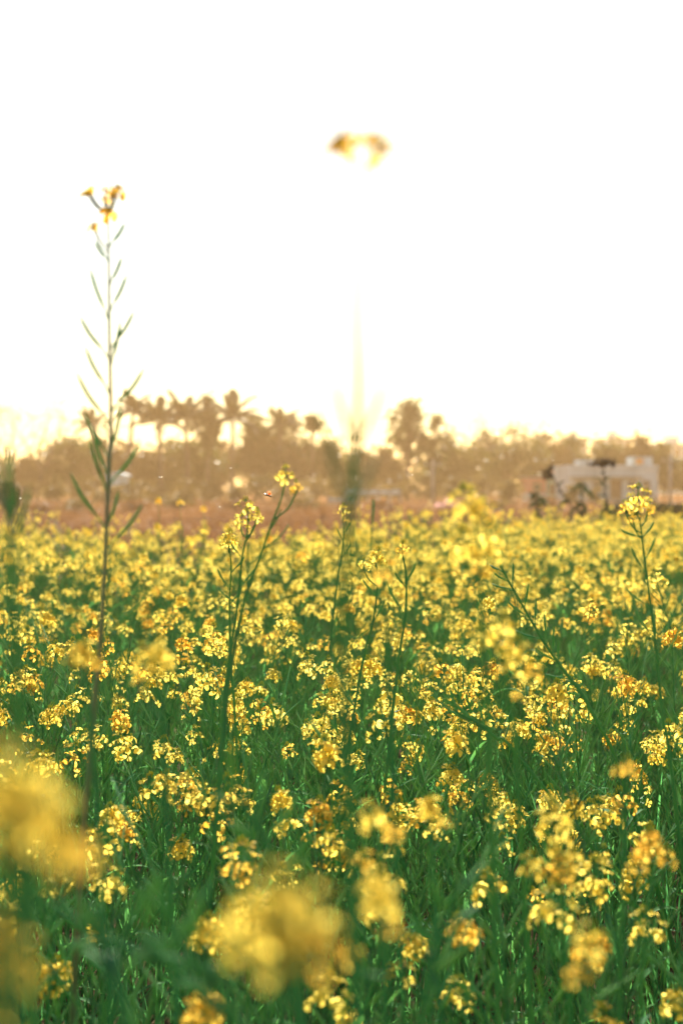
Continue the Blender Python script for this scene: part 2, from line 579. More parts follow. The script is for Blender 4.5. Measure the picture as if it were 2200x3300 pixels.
def tuft_mb(seed, n, hmin, hmax, w, spread, lean):
    r = random.Random(seed)
    b = MB()
    for k in range(n):
        a = r.uniform(0, 6.28); o = r.uniform(0, spread)
        p = Vector((math.cos(a) * o, math.sin(a) * o, 0))
        h = r.uniform(hmin, hmax); la = r.uniform(0, 6.28); ln = r.uniform(0.1, lean) * h
        ld = Vector((math.cos(la), math.sin(la), 0))
        pts, wd = [], []
        for i in range(5):
            t = i / 4
            pts.append(p + ld * (ln * t ** 1.8) + Vector((0, 0, h * (t - 0.18 * lean * t ** 3))))
            wd.append(w * (0.7 + 0.5 * t) * (1 - t ** 3) + 0.0003)
        b.blade(pts, wd, (-ld.y, ld.x, 0), 0, 0.3)
    return b


# ------------------------------------------------------------------ geometry-node scatter for uncountable growth
def scatter(name, label, cat, meshes, pts, rots, scs, idx):
    src = bpy.data.collections.new(name + '_sources')
    for i, me in enumerate(meshes):
        o = bpy.data.objects.new('%s_source_%02d' % (name, i), me)
        src.objects.link(o)
    me = bpy.data.meshes.new(name)
    me.from_pydata([tuple(p) for p in pts], [], [])
    at = me.attributes.new('rot', 'FLOAT_VECTOR', 'POINT'); at.data.foreach_set('vector', np.array(rots, dtype=np.float32).ravel())
    at = me.attributes.new('scl', 'FLOAT', 'POINT'); at.data.foreach_set('value', np.array(scs, dtype=np.float32))
    at = me.attributes.new('vid', 'INT', 'POINT'); at.data.foreach_set('value', np.array(idx, dtype=np.int32))
    o = obj(name, me)
    o['kind'] = 'stuff'; o['label'] = label; o['category'] = cat
    ng = bpy.data.node_groups.new(name + '_nodes', 'GeometryNodeTree')
    ng.interface.new_socket('Geometry', in_out='INPUT', socket_type='NodeSocketGeometry')
    ng.interface.new_socket('Geometry', in_out='OUTPUT', socket_type='NodeSocketGeometry')
    N, L = ng.nodes, ng.links
    gi, go = N.new('NodeGroupInput'), N.new('NodeGroupOutput')
    ci = N.new('GeometryNodeCollectionInfo')
    ci.inputs['Collection'].default_value = src
    ci.inputs['Separate Children'].default_value = True
    ci.inputs['Reset Children'].default_value = True
    ip = N.new('GeometryNodeInstanceOnPoints')
    ip.inputs['Pick Instance'].default_value = True

    def named(n, t):
        x = N.new('GeometryNodeInputNamedAttribute'); x.data_type = t; x.inputs['Name'].default_value = n
        return x.outputs['Attribute']
    er = N.new('FunctionNodeEulerToRotation')
    L.new(named('rot', 'FLOAT_VECTOR'), er.inputs[0])
    L.new(gi.outputs[0], ip.inputs['Points'])
    L.new(ci.outputs[0], ip.inputs['Instance'])
    L.new(named('vid', 'INT'), ip.inputs['Instance Index'])
    L.new(er.outputs[0], ip.inputs['Rotation'])
    L.new(named('scl', 'FLOAT'), ip.inputs['Scale'])
    L.new(ip.outputs[0], go.inputs[0])
    md = o.modifiers.new('scatter', 'NODES'); md.node_group = ng
    return o


def in_view(x, y, margin):
    return abs(x) < 0.245 * y + margin


# candidate spots for mustard plants
SPOTS = []
rr = random.Random(31)
DENS = 23.0
cell = 1.0 / math.sqrt(DENS)
yy = 0.1
while yy < 34:
    xx = -(0.30 * yy + 3.2)
    while xx < 0.30 * yy + 3.2:
        x = xx + rr.uniform(-0.5, 0.5) * cell; y = yy + rr.uniform(-0.5, 0.5) * cell
        e = field_edge(x, y)
        ok = y < e and (y < e - 2.5 or rr.random() < 0.15 + 0.85 * (e - y) / 2.5)
        if not ok and e <= y < e * 1.7 and rr.random() < 0.07 * (1 - (y - e) / (0.7 * e)):
            ok = True
        pat = 0.5 + 0.5 * math.sin(x * 1.3 + 1.7 * math.sin(y * 0.7)) * math.sin(y * 1.1 + 0.8 * math.sin(x * 0.9))
        if y > 4.0 and rr.random() < 0.10 + 0.48 * pat:
            ok = False
        if ok and math.hypot(x, y) > 0.55 and not (y < 1.25 and in_view(x, y, 0.12)):
            SPOTS.append((x, y))
        xx += cell
    yy += cell
SPOTS.sort(key=lambda q: math.hypot(q[0], q[1]))
near, rest = [], []
for q in SPOTS:
    if len(near) < 285 and q[1] > 1.2 and in_view(q[0], q[1], 0.06):
        near.append(q)
    else:
        rest.append(q)


LAND = [(110, 'the far-left pod stalk'), (300, 'the tall podded stalk'), (490, 'the blurred wide head'), (690, 'the round pale head'), (860, 'the two-clump plant'),
        (1110, 'the central blurred stalk'), (1300, 'the pale wilting head'), (1520, 'the blurred bright head'), (1700, 'the slanting pod stalk'), (1910, 'the dark weeds'), (2120, 'the far-right sharp head')]
NUM = ['no', 'one', 'two', 'three', 'four', 'five', 'six', 'seven']


def zone(x, y, high, pody, nh):
    u = 1100 + x / y * FPX
    lm = min(LAND, key=lambda q: abs(q[0] - u))[1]
    look = ('tall ' if high > 0.735 else 'short ' if high < 0.655 else '') + ('podded ' if pody else '') + 'mustard plant, %s yellow head%s, ' % (NUM[nh], '' if nh == 1 else 's')
    band = 'low in front of ' if y < 2.3 else 'sharp, level with ' if y < 3.8 else 'soft, just behind ' if y < 5.2 else 'small, well behind '
    return (look + band + lm, 'field plants ' + band + lm)


def place_plant(x, y, r):
    if y < 2.2:
        k = r.choice([0, 3, 6, 9, 1, 4])
    else:
        k = r.randrange(NVAR)
    v = VARS[k]
    hs = v['heads']
    if y < 2.2:
        hs = hs[:2]
    elif r.random() < 0.3:
        hs = hs[1:]
    sc = r.uniform(0.88, 1.10)
    lb, gp = zone(x, y, v['H'] * sc, v['pody'], len(hs))
    t = thing('mustard_plant', lb, 'mustard plant', (x, y, 0), r.uniform(0, 6.28), gp)
    t.rotation_euler = (r.gauss(0, 0.09), r.gauss(0, 0.09), r.uniform(0, 6.28))
    t.scale = (sc, sc, sc)
    obj('stem', v['stem'], t)
    p = obj('seed_pods', v['pods'], t); p['kind'] = 'stuff'
    for mt, h in hs:
        if 2.0 < y < 3.3:
            hd = obj('flower_head', HEADS[h]['core'], t, mt)
            orange = r.random() < 0.2
            for m2, f in HEADS[h]['fl']:
                obj('flower', (FLOWER_OR if orange else FLOWER)[f], hd, m2)
        else:
            obj('flower_head', HEADS[h]['full_or' if r.random() < 0.22 else 'full'], t, mt)
    for mt, h in v['leaves']:
        obj('leaf', LEAVES[h], t, mt)
    return t


rp = random.Random(77)
for (x, y) in near:
    place_plant(x, y, rp)

JOINED = [joined_plant(v) for v in VARS]
rp = random.Random(78)
scatter('mustard_field', 'dense mass of far yellow mustard flowers up to the field edge', 'mustard field', JOINED,
        [(x, y, 0) for x, y in rest], [(rp.gauss(0, .08), rp.gauss(0, .08), rp.uniform(0, 6.28)) for _ in rest],
        [rp.uniform(0.86, 1.12) for _ in rest], [rp.randrange(NVAR) for _ in rest])

# green undergrowth between the plants
def stalk_tuft(seed):
    """thin leaning stalks with seed pods and a few narrow leaves; materials 0 blade 1 pod"""
    r = random.Random(seed)
    b = tuft_mb(seed, 5, 0.2, 0.5, 0.0032, 0.06, 1.0)
    for k in range(4):
        a = r.uniform(0, 6.28); o = r.uniform(0, .05)
        h = r.uniform(.42, .74); ln = r.uniform(.1, .6) * h
        la = r.uniform(0, 6.28)
        pts = [Vector((math.cos(a) * o + math.cos(la) * ln * (i / 6) ** 1.6, math.sin(a) * o + math.sin(la) * ln * (i / 6) ** 1.6, h * i / 6)) for i in range(7)]
        b.tube(pts, [.0026 - .0017 * i / 6 for i in range(7)], 4, 1)
        for j in range(11):
            t = r.uniform(2.2, 5.9); i = int(t)
            p = pts[i].lerp(pts[i + 1], t - i) if i < 6 else pts[6]
            an = j * 2.4
            dd = ((pts[min(i + 1, 6)] - pts[i]).normalized() + Vector((math.cos(an), math.sin(an), 0)) * r.uniform(.5, 1.0)).normalized()
            pp, pr = pod_pts(p, dd, r.uniform(.035, .06), r.uniform(0, .3), .0017)
            b.tube(pp, pr, 4, 1, False)
    return b


ug = [tuft_mb(40 + i, 11, 0.22, 0.56, 0.0032, 0.07, 0.9).mesh('tuft', ['blade']) for i in range(3)] + [stalk_tuft(140 + i).mesh('tuft', ['blade', 'pod']) for i in range(5)]
pts, rots, scs, ids = [], [], [], []
rp = random.Random(55)
yy = 0.1
while yy < 12:
    c = 0.16 if yy < 6 else 0.28
    xx = -(0.30 * yy + 2.2)
    while xx < 0.30 * yy + 2.2:
        x, y = xx + rp.uniform(-.5, .5) * c, yy + rp.uniform(-.5, .5) * c
        if math.hypot(x, y) > 0.45 and y < field_edge(x, y):
            pts.append((x, y, 0)); rots.append((0, 0, rp.uniform(0, 6.28))); scs.append(rp.uniform(0.75, 1.2)); ids.append(rp.choice([0, 1, 2, 3, 3, 4, 4, 5, 5, 6, 6, 7, 7]))
        xx += c
    yy += c
scatter('undergrowth', 'dark green blades filling the gaps between the mustard stalks', 'undergrowth', ug, pts, rots, scs, ids)

# dry grass on the fallow land beyond
dg = [tuft_mb(60 + i, 16, 0.10, 0.34, 0.006, 0.16, 1.0).mesh('dry_tuft', ['dry_grass']) for i in range(5)]
pts, rots, scs, ids = [], [], [], []
for _ in range(9000):
    y = 13.0 + 100 * rp.random() ** 1.5
    x = rp.uniform(-1, 1) * (0.28 * y + 4)
    if y < field_edge(x, y) - 0.8:
        continue
    dn = 0.5 + 0.5 * math.sin(x * 0.33 + 2 * math.sin(y * 0.2)) * math.sin(y * 0.31)
    if rp.random() > 0.25 + 0.75 * dn:
        continue
    pts.append((x, y, gz(x, y))); rots.append((0, 0, rp.uniform(0, 6.28))); scs.append(rp.uniform(0.6, 1.6)); ids.append(rp.randrange(5))
scatter('dry_grass', 'reddish brown dry grass on the fallow land behind the flowers', 'dry grass', dg, pts, rots, scs, ids)


# ------------------------------------------------------------------ single tall plants that stand out
def curve(pts, n=6):
    """Catmull-Rom through pts"""
    out = []
    k = len(pts)
    for i in range(k - 1):
        p0, p1, p2, p3 = pts[max(i - 1, 0)], pts[i], pts[i + 1], pts[min(i + 2, k - 1)]
        for j in range(n):
            t = j / n
            out.append(0.5 * ((2 * p1) + (p2 - p0) * t + (2 * p0 - 5 * p1 + 4 * p2 - p3) * t * t + (3 * p1 - p0 - 3 * p2 + p3) * t ** 3))
    out.append(pts[-1])
    return out


def hero(label, d, stem, r0, r1, heads=(), flowers=(), pods=(), leaves=(), lean=0.0, seed=0, stem_mat='stem', pod_mat='pod', pod_r=0.0019, side=()):
    """a single mustard plant. stem: photo points, top first; heads: (u, v, size, kind, orange); flowers: (u, v, size);
    pods: (u0, v0, u1, v1); leaves: (u0, v0, u1, v1, width m); side: side branches as (u0, v0, u1, v1)"""
    r = random.Random(seed + 1000)
    top = [P(u, v, d + lean * i) for i, (u, v) in enumerate(stem)]
    last = top[-1]; prev = top[-2]
    s = (last - prev).normalized()
    run = last.z / max(0.5, -s.z)
    root = Vector((last.x + s.x * run * 0.5, last.y, 0.0))
    mid = last.lerp(root, 0.5) + Vector((s.x * run * 0.08, 0, 0))
    pts = curve(top + [mid, root])
    n = len(pts)
    t = thing('mustard_plant', label, 'mustard plant', root, 0.0, 'single mustard plants rising above the rest')
    b = MB()
    b.tube([p - root for p in pts], [r1 + (r0 - r1) * (i / (n - 1)) ** 0.8 for i in range(n)], 7, 0)

    def near_stem(q):
        return min(pts, key=lambda p: (p - q).length)
    for (u0, v0, u1, v1) in side:
        p0 = near_stem(P(u0, v0, d)); p1 = P(u1, v1, d + r.uniform(-0.03, 0.03))
        m = p0.lerp(p1, 0.5) + Vector(((p1.x - p0.x) * 0.10, 0, -abs(p1.z - p0.z) * 0.06))
        cp = curve([p0, m, p1], 5)
        b.tube([p - root for p in cp], [0.0016 - 0.0008 * i / (len(cp) - 1) for i in range(len(cp))], 5, 0)
    obj('stem', b.mesh('stem', [stem_mat]), t)
    for (u0, v0, u1, v1) in pods:
        q = P(u0, v0, d)
        p0 = near_stem(q)
        p1 = P(u1, v1, d + r.uniform(-0.035, 0.035))
        L = (p1 - p0).length
        b = MB()
        m = p0.lerp(p1, 0.22)
        b.tube([p0 - root, m - root], [0.0012, 0.0012], 4, 0, False)
        sag = Vector(((p1.x - p0.x) * 0.06, 0, -L * 0.02))
        pp = [m, m.lerp(p1, .25) + sag * 0.6, m.lerp(p1, .5) + sag, m.lerp(p1, .78) + sag * 0.6, p1]
        pp = curve(pp, 2)
        k = len(pp) - 1
        b.tube([x - root for x in pp], [pod_r * (0.3 + 0.7 * min(1, 4.5 * i / k)) * (1 if i / k < 0.72 else max(0.12, 1 - (i / k - 0.72) / 0.30)) for i in range(k + 1)], 6, 0)
        obj('seed_pod', b.mesh('seed_pod', [pod_mat]), t)
    for (u0, v0, u1, v1, w) in leaves:
        p0 = P(u0, v0, d); p1 = P(u1, v1, d + r.uniform(-0.08, 0.08))
        b = MB()
        m = p0.lerp(p1, 0.55) + Vector((0, 0, 0.06 * (p1 - p0).length))
        cp = curve([p0, m, p1], 4)
        k = len(cp) - 1
        b.blade([x - root for x in cp], [w * 0.5 * max(0.05, math.sin(math.pi * (0.08 + 0.9 * i / k)) ** 0.7) for i in range(k + 1)], (p1 - p0).cross(Vector((r.uniform(-.4, .4), 1, r.uniform(-.3, .3)))), 0, 0.25)
        obj('leaf', b.mesh('leaf', ['leaf']), t)
    for (u, v, size, kind, orange) in heads:
        p = P(u, v, d + r.uniform(-0.01, 0.01))
        s = size / 0.050
        base = p - Vector((0, 0, 0.012 * s))
        mt = Matrix.Translation(base - root) @ frame_to((r.uniform(-.25, .25), r.uniform(-.35, .1), 1), r.uniform(0, 6.3)) @ Matrix.Scale(s, 4)
        h = HEADS[kind % NHEAD]
        hd = obj('flower_head', h['core'], t, mt)
        for m2, f in h['fl']:
            obj('flower', (FLOWER_OR if orange else FLOWER)[f], hd, m2)
        q = near_stem(p)
        if (q - base).length > 0.012 * s + 0.004:
            bb = MB()
            q = min(pts, key=lambda x: abs((x - p).length - (abs(p.x - x.x) * 1.2 + 0.02)) + (1 if x.z > p.z else 0))
            mm = q.lerp(base, 0.5) + Vector(((base.x - q.x) * 0.15, 0, -0.004))
            cc = curve([q, mm, base], 4)
            bb.tube([x - root for x in cc], [0.0014] * len(cc), 5, 0)
            obj('branch', bb.mesh('branch', [stem_mat]), t)
    for fi, (u, v, size) in enumerate(flowers):
        p = P(u, v, d + r.uniform(-0.012, 0.012))
        q = pts[0] if p.z > pts[0].z - 0.01 else min(pts, key=lambda x: abs((x - p).length - (abs(p.x - x.x) * 1.25 + 0.012)) + (1 if x.z > p.z else 0))
        ax = (p - q); ax = (ax.normalized() + Vector((0, -0.35, 0.25))).normalized()
        mt = Matrix.Translation(p - root) @ frame_to(ax, r.uniform(0, 6.3)) @ Matrix.Scale(size / 0.019, 4)
        fo = obj('flower', FLOWER_OR[fi % 6], t, mt)
        bb = MB()
        mm = q.lerp(p, 0.5) + Vector(((p.x - q.x) * 0.12, 0, -0.002))
        bb.tube([x - root for x in curve([q, mm, p], 3)], [0.0010 if d > 1.2 else 0.0004] * 7, 4, 0)
        obj('flower_stalk', bb.mesh('flower_stalk', [stem_mat]), t)
    return t


hero('tall thin mustard stalk at left, small flowers on top and seed pods up its length', 1.75,
     [(349, 690), (351, 800), (352, 900), (353, 1070), (357, 1250), (358, 1400), (352, 1500), (346, 1650), (338, 1850), (322, 2100), (305, 2280), (285, 2520), (268, 2720)],
     0.0042, 0.0011,
     flowers=[(286, 632, 0.026), (296, 620, 0.022), (384, 614, 0.022), (362, 632, 0.022), (306, 728, 0.02), (350, 690, 0.022), (291, 629, 0.026), (375, 610, 0.025), (338, 606, 0.012), (360, 645, 0.024), (335, 642, 0.015), (352, 684, 0.022), (348, 660, 0.016), (302, 738, 0.022)],
     pods=[(353, 806, 404, 716), (349, 850, 306, 776), (354, 930, 394, 825), (354, 1000, 410, 881), (353, 1055, 289, 857), (356, 1140, 434, 998), (356, 1200, 390, 1030),
           (354, 1150, 256, 1014), (357, 1280, 273, 1111), (358, 1340, 466, 1184), (357, 1378, 246, 1196), (356, 1475, 392, 1297), (352, 1488, 273, 1329),
           (348, 1590, 288, 1410), (350, 1540, 302, 1396), (350, 1575, 449, 1428), (343, 1700, 228, 1522), (345, 1697, 382, 1582), (342, 1780, 459, 1624),
           (325, 2060, 480, 1900), (318, 2150, 230, 1990)],
     pod_mat='pod', stem_mat='stem_red', pod_r=0.0024, seed=1)

hero('very blurred near mustard stalk at the centre, reaching highest into the sky', 0.86,
     [(1172, 545), (1160, 760), (1150, 1000), (1155, 1250), (1142, 1500), (1122, 1700), (1106, 2000), (1110, 2300), (1125, 2600)],
     0.0042, 0.0009,
     flowers=[(1088, 482, 0.022), (1102, 462, 0.024), (1112, 450, 0.020), (1095, 472, 0.024), (1196, 446, 0.016), (1208, 462, 0.022), (1222, 468, 0.020), (1240, 478, 0.016)],
     pods=[(1150, 1400, 1160, 1120), (1146, 1470, 1078, 1220), (1147, 1480, 1238, 1225), (1135, 1560, 1010, 1300), (1130, 1660, 1052, 1430), (1130, 1660, 1216, 1455)],
     pod_r=0.0017, pod_mat='pod_pale', seed=2)

hero('slender mustard plant left of centre with two small yellow flower clumps against the trees', 2.15,
     [(921, 1545), (905, 1610), (875, 1690), (840, 1790), (790, 1930), (750, 2120), (725, 2330)], 0.0036, 0.0009,
     heads=[(922, 1530, 0.036, 3, False), (955, 1568, 0.026, 6, True)],
     side=[(870, 1700, 905, 1640), (845, 1780, 930, 1690), (800, 1910, 800, 1750)], seed=3)

hero('mustard plant with an open pale yellow spray beside the orange flying insect', 2.45,
     [(800, 1655), (796, 1720), (780, 1800), (765, 1950), (735, 2150), (715, 2350)], 0.0034, 0.0009,
     heads=[(800, 1640, 0.046, 3, False), (825, 1662, 0.034, 6, False), (775, 1680, 0.034, 6, False)],
     pods=[(790, 1760, 820, 1690), (780, 1800, 740, 1740), (770, 1900, 820, 1830), (760, 1960, 700, 1890)], seed=4)

hero('mustard plant with one round pale head just left of the open spray', 2.7,
     [(738, 1750), (745, 1830), (740, 1950), (745, 2150), (760, 2350)], 0.0032, 0.0009,
     heads=[(738, 1742, 0.050, 2, False)], pods=[(744, 1850, 790, 1790), (742, 1900, 700, 1830), (742, 1960, 780, 1890)], seed=5)

hero('blurred bright yellow head standing above the field right of centre', 1.5,
     [(1530, 1665), (1540, 1760), (1545, 1900), (1560, 2100), (1570, 2300)], 0.0036, 0.0010,
     heads=[(1500, 1622, 0.042, 1, False), (1530, 1615, 0.036, 6, False), (1560, 1648, 0.034, 3, True), (1495, 1765, 0.044, 1, False), (1560, 1775, 0.042, 9, False), (1545, 1835, 0.024, 3, True)], seed=6)

hero('sharp mustard plant at the far right, its yellow head in front of the white house', 2.35,
     [(2058, 1668), (2066, 1720), (2078, 1830), (2100, 1990), (2118, 2150), (2135, 2320), (2158, 2450)], 0.0034, 0.0010,
     heads=[(2052, 1612, 0.052, 1, False), (2018, 1640, 0.034, 3, True), (2085, 1632, 0.034, 6, True), (2040, 1672, 0.024, 3, True)],
     pods=[(2066, 1735, 2105, 1680), (2063, 1740, 1995, 1705), (2075, 1800, 2110, 1730), (2080, 1860, 2030, 1760), (2095, 1960, 2010, 1890), (2108, 2060, 2040, 1950), (2120, 2150, 2190, 2020), (2112, 2100, 2105, 1960)], seed=7)

hero('sharp slanting bare stalk with green seed pods down both sides', 2.72,
     [(1597, 1795), (1622, 1843), (1650, 1895), (1682, 1950), (1722, 2020), (1762, 2085), (1815, 2160), (1865, 2225), (1930, 2340), (1990, 2470)], 0.0042, 0.0010,
     pods=[(1616, 1832, 1615, 1769), (1622, 1843, 1577, 1820), (1640, 1878, 1588, 1843), (1650, 1890, 1653, 1811), (1655, 1905, 1584, 1881), (1690, 1965, 1702, 1881),
           (1722, 2020, 1726, 1927), (1712, 2000, 1626, 1927), (1745, 2062, 1661, 2032), (1765, 2090, 1752, 1972), (1778, 2110, 1784, 2014), (1800, 2142, 1721, 2085), (1800, 2135, 1798, 2057), (1838, 2190, 1756, 2172),
           (1880, 2250, 1820, 2228), (1930, 2340, 1850, 2300), (1945, 2370, 1975, 2260)], pod_r=0.0021, seed=8)

hero('slanting pod stalk lying low to the left, below the big blurred heads', 2.55,
     [(1400, 2255), (1440, 2275), (1490, 2305), (1545, 2335), (1600, 2380), (1680, 2450)], 0.0036, 0.0011,
     pods=[(1470, 2290, 1425, 2230), (1475, 2295, 1448, 2215), (1525, 2325, 1500, 2230), (1540, 2333, 1450, 2290), (1545, 2335, 1420, 2268), (1560, 2350, 1465, 2262), (1560, 2350, 1540, 2250), (1620, 2395, 1640, 2330), (1690, 2455, 1655, 2375)], pod_r=0.0023, seed=9)

hero('large blurred pair of yellow heads right of centre in the middle of the field', 1.55,
     [(1610, 2075), (1630, 2180), (1650, 2320), (1665, 2500)], 0.0036, 0.0012,
     heads=[(1605, 2030, 0.044, 1, False), (1548, 2062, 0.034, 3, False), (1630, 2090, 0.030, 6, False), (1660, 2138, 0.040, 9, False), (1715, 2152, 0.026, 6, True), (1660, 2240, 0.018, 10, True)], seed=10)

hero('huge blurred yellow bloom at the bottom, left of centre', 0.56,
     [(890, 3010), (910, 3120), (930, 3260)], 0.004, 0.0016,
     heads=[(790, 2965, 0.030, 6, False), (890, 2925, 0.034, 1, False), (985, 2950, 0.032, 3, False), (900, 3040, 0.030, 6, False), (1000, 3050, 0.024, 3, True)], seed=11)

hero('huge blurred yellow bloom cut off by the left edge', 0.50,
     [(70, 2660), (60, 2800), (55, 2950)], 0.004, 0.0016,
     heads=[(10, 2530, 0.032, 1, False), (110, 2550, 0.032, 6, False), (60, 2650, 0.034, 3, False), (165, 2690, 0.030, 6, False), (235, 2760, 0.022, 3, True), (-60, 2600, 0.034, 1, False)], seed=12)

hero('blurred orange yellow bloom in the bottom left corner', 0.52,
     [(-30, 3080), (-20, 3180), (-10, 3280)], 0.004, 0.0016,
     heads=[(-30, 2990, 0.028, 6, True), (0, 3090, 0.030, 3, True), (-30, 3190, 0.030, 1, True)], seed=13)

hero('blurred upright orange yellow bloom low on the right', 1.05,
     [(1885, 3080), (1880, 3160), (1885, 3290)], 0.0036, 0.0013,
     heads=[(1905, 3020, 0.030, 3, False), (1880, 3075, 0.026, 6, True), (1862, 3140, 0.024, 3, True)], seed=14)

hero('wide blurred yellow head with drooping flowers at lower right', 1.5,
     [(1790, 2760), (1800, 2860), (1815, 3000)], 0.0034, 0.0012,
     heads=[(1780, 2640, 0.046, 1, False), (1800, 2715, 0.038, 6, False), (1720, 2790, 0.036, 3, False), (1800, 2810, 0.040, 1, True), (1850, 2770, 0.034, 6, False)], seed=15)

hero('small blurred yellow head near the right edge, below the sharp blooms', 1.6,
     [(2100, 2770), (2095, 2860), (2080, 3000)], 0.0032, 0.0011,
     heads=[(2090, 2735, 0.042, 5, True), (2140, 2755, 0.030, 6, True), (2050, 2780, 0.03, 3, True)], seed=16)

hero('single blurred yellow flower clump near the right edge above the others', 1.45,
     [(2015, 2500), (2010, 2600), (2005, 2750)], 0.0030, 0.0011, heads=[(2012, 2470, 0.030, 6, True)], seed=17)

hero('single blurred yellow clump low in the middle, right of the blurred stalk', 1.5,
     [(1382, 2630), (1390, 2750), (1400, 2900)], 0.0030, 0.0011, heads=[(1380, 2605, 0.032, 7, False), (1430, 2650, 0.018, 3, True)], seed=18)

hero('blurred pair of yellow clumps low in the middle beside the blurred stalk', 1.3,
     [(1215, 2700), (1225, 2800), (1230, 2950)], 0.0032, 0.0012,
     heads=[(1200, 2640, 0.034, 1, False), (1260, 2670, 0.030, 6, True), (1170, 2780, 0.030, 3, True)], seed=19)

hero('soft pale yellow blob near the bottom, right of the huge bloom', 0.95,
     [(1225, 2930), (1235, 3020), (1240, 3150)], 0.0034, 0.0013, heads=[(1220, 2895, 0.036, 5, False), (1262, 2985, 0.02, 3, True), (1130, 3060, 0.022, 6, True)], seed=20)

hero('blurred wide yellow head in the left middle of the field', 1.45,
     [(500, 2150), (520, 2270), (530, 2420)], 0.0032, 0.0011, heads=[(470, 2118, 0.032, 1, False), (520, 2120, 0.034, 5, False), (452, 2180, 0.02, 3, True)], seed=21)

hero('blurred yellow head touching the tall podded stalk', 1.5,
     [(275, 2140), (285, 2260), (300, 2420)], 0.0032, 0.0011, heads=[(265, 2105, 0.036, 7, False), (300, 2130, 0.026, 6, True), (235, 2110, 0.022, 3, False)], seed=22)

hero('small soft orange yellow clump right of the blurred stalk, mid field', 1.6,
     [(1232, 1880), (1240, 1990), (1250, 2150)], 0.0030, 0.0010, heads=[(1232, 1850, 0.030, 6, True)], seed=23)

hero('sharp pale yellow head right of the central blurred stalk', 2.75,
     [(1212, 1815), (1216, 1890), (1200, 2010), (1160, 2180)], 0.0030, 0.0010, heads=[(1212, 1792, 0.046, 2, False), (1170, 1815, 0.03, 6, False)],
     pods=[(1206, 1890, 1240, 1830), (1203, 1920, 1165, 1860), (1198, 2000, 1240, 1930)], seed=24)

hero('pale wilting yellow head on a straight stem, right of the sharp pale head', 2.6,
     [(1297, 1790), (1308, 1860), (1305, 1990), (1275, 2200)], 0.0034, 0.0012, heads=[(1295, 1765, 0.034, 6, True)],
     pods=[(1306, 1880, 1340, 1810), (1306, 1900, 1270, 1840), (1307, 1990, 1240, 1860)], seed=25)

hero('small greenish bud head just above the field edge near the centre', 4.2,
     [(1106, 1655), (1108, 1720), (1100, 1800), (1084, 1900)], 0.0028, 0.0009, heads=[(1106, 1642, 0.046, 3, False), (1118, 1675, 0.020, 6, True)], pods=[(1108, 1720, 1130, 1680), (1106, 1750, 1085, 1700), (1100, 1800, 1130, 1750)], seed=26)

hero('blurred green pod stalk rising at the far left edge', 1.15,
     [(30, 1640), (32, 1760), (45, 1950), (60, 2200)], 0.0036, 0.0012,
     pods=[(30, 1650, 28, 1410), (32, 1700, -8, 1480), (34, 1740, 50, 1560), (40, 1800, 95, 1570), (34, 1680, 0, 1540)], pod_r=0.0026, seed=27)

hero('blurred green stalk slanting across the lower left corner', 1.02,
     [(150, 2905), (260, 2970), (390, 3045), (510, 3110), (640, 3190)], 0.0040, 0.0016,
     pods=[(390, 3045, 470, 2850), (450, 3078, 500, 2810), (510, 3110, 690, 2820), (350, 3020, 200, 3060), (300, 2995, 330, 2850), (560, 3140, 600, 2960)], pod_r=0.0032, seed=61)
hero('blurred green stalk with thick pods at the bottom, left of the huge bloom', 0.95,
     [(455, 2849), (530, 2950), (610, 3073), (690, 3180), (760, 3290)], 0.0042, 0.0016,
     pods=[(560, 3000, 505, 2790), (610, 3073, 640, 2880), (640, 3110, 519, 3080), (690, 3180, 560, 3170), (690, 3180, 780, 3000), (600, 3060, 440, 3010)], pod_r=0.0032, seed=62)
hero('broad blurred green stalk in the bottom left corner beside the orange bloom', 0.9,
     [(310, 2920), (330, 3020), (355, 3130), (400, 3280)], 0.0046, 0.0024,
     pods=[(340, 3060, 250, 2880), (350, 3110, 270, 3060), (360, 3150, 480, 3060)], pod_r=0.0032, seed=63)
hero('blurred arching green pod stalk left of the central blurred stalk', 1.2,
     [(700, 2480), (760, 2560), (830, 2660), (880, 2780), (920, 2950)], 0.0040, 0.0014,
     pods=[(760, 2560, 740, 2400), (790, 2600, 690, 2560), (830, 2660, 850, 2470), (860, 2720, 960, 2560), (850, 2700, 730, 2650), (890, 2820, 1000, 2680)], pod_r=0.0028, seed=64)
hero('soft green pod stalk leaning right at the bottom right of the huge bloom', 1.15,
     [(1480, 2830), (1450, 2950), (1400, 3080), (1370, 3240)], 0.0040, 0.0014,
     pods=[(1470, 2880, 1560, 2780), (1455, 2940, 1380, 2820), (1430, 3000, 1540, 2920), (1410, 3060, 1320, 2960), (1390, 3130, 1500, 3050)], pod_r=0.0028, seed=65)
for (u, v, d, lb) in [(511, 1613, 10.0, 'far small yellow bloom standing alone, first of three above the brown land'), (580, 1617, 10.0, 'far small yellow bloom standing alone, second of three above the brown land'),
                      (656, 1638, 10.0, 'far small yellow bloom standing alone, third of three above the brown land'), (1470, 1655, 10.0, 'far small yellow bloom peeping up beside the blurred bright head')]:
    hero(lb, d, [(u, v + 8), (u + 4, v + 70), (u + 6, v + 160)], 0.0028, 0.0014, heads=[(u, v, 0.058, int(u) % 8, True)], seed=int(u))

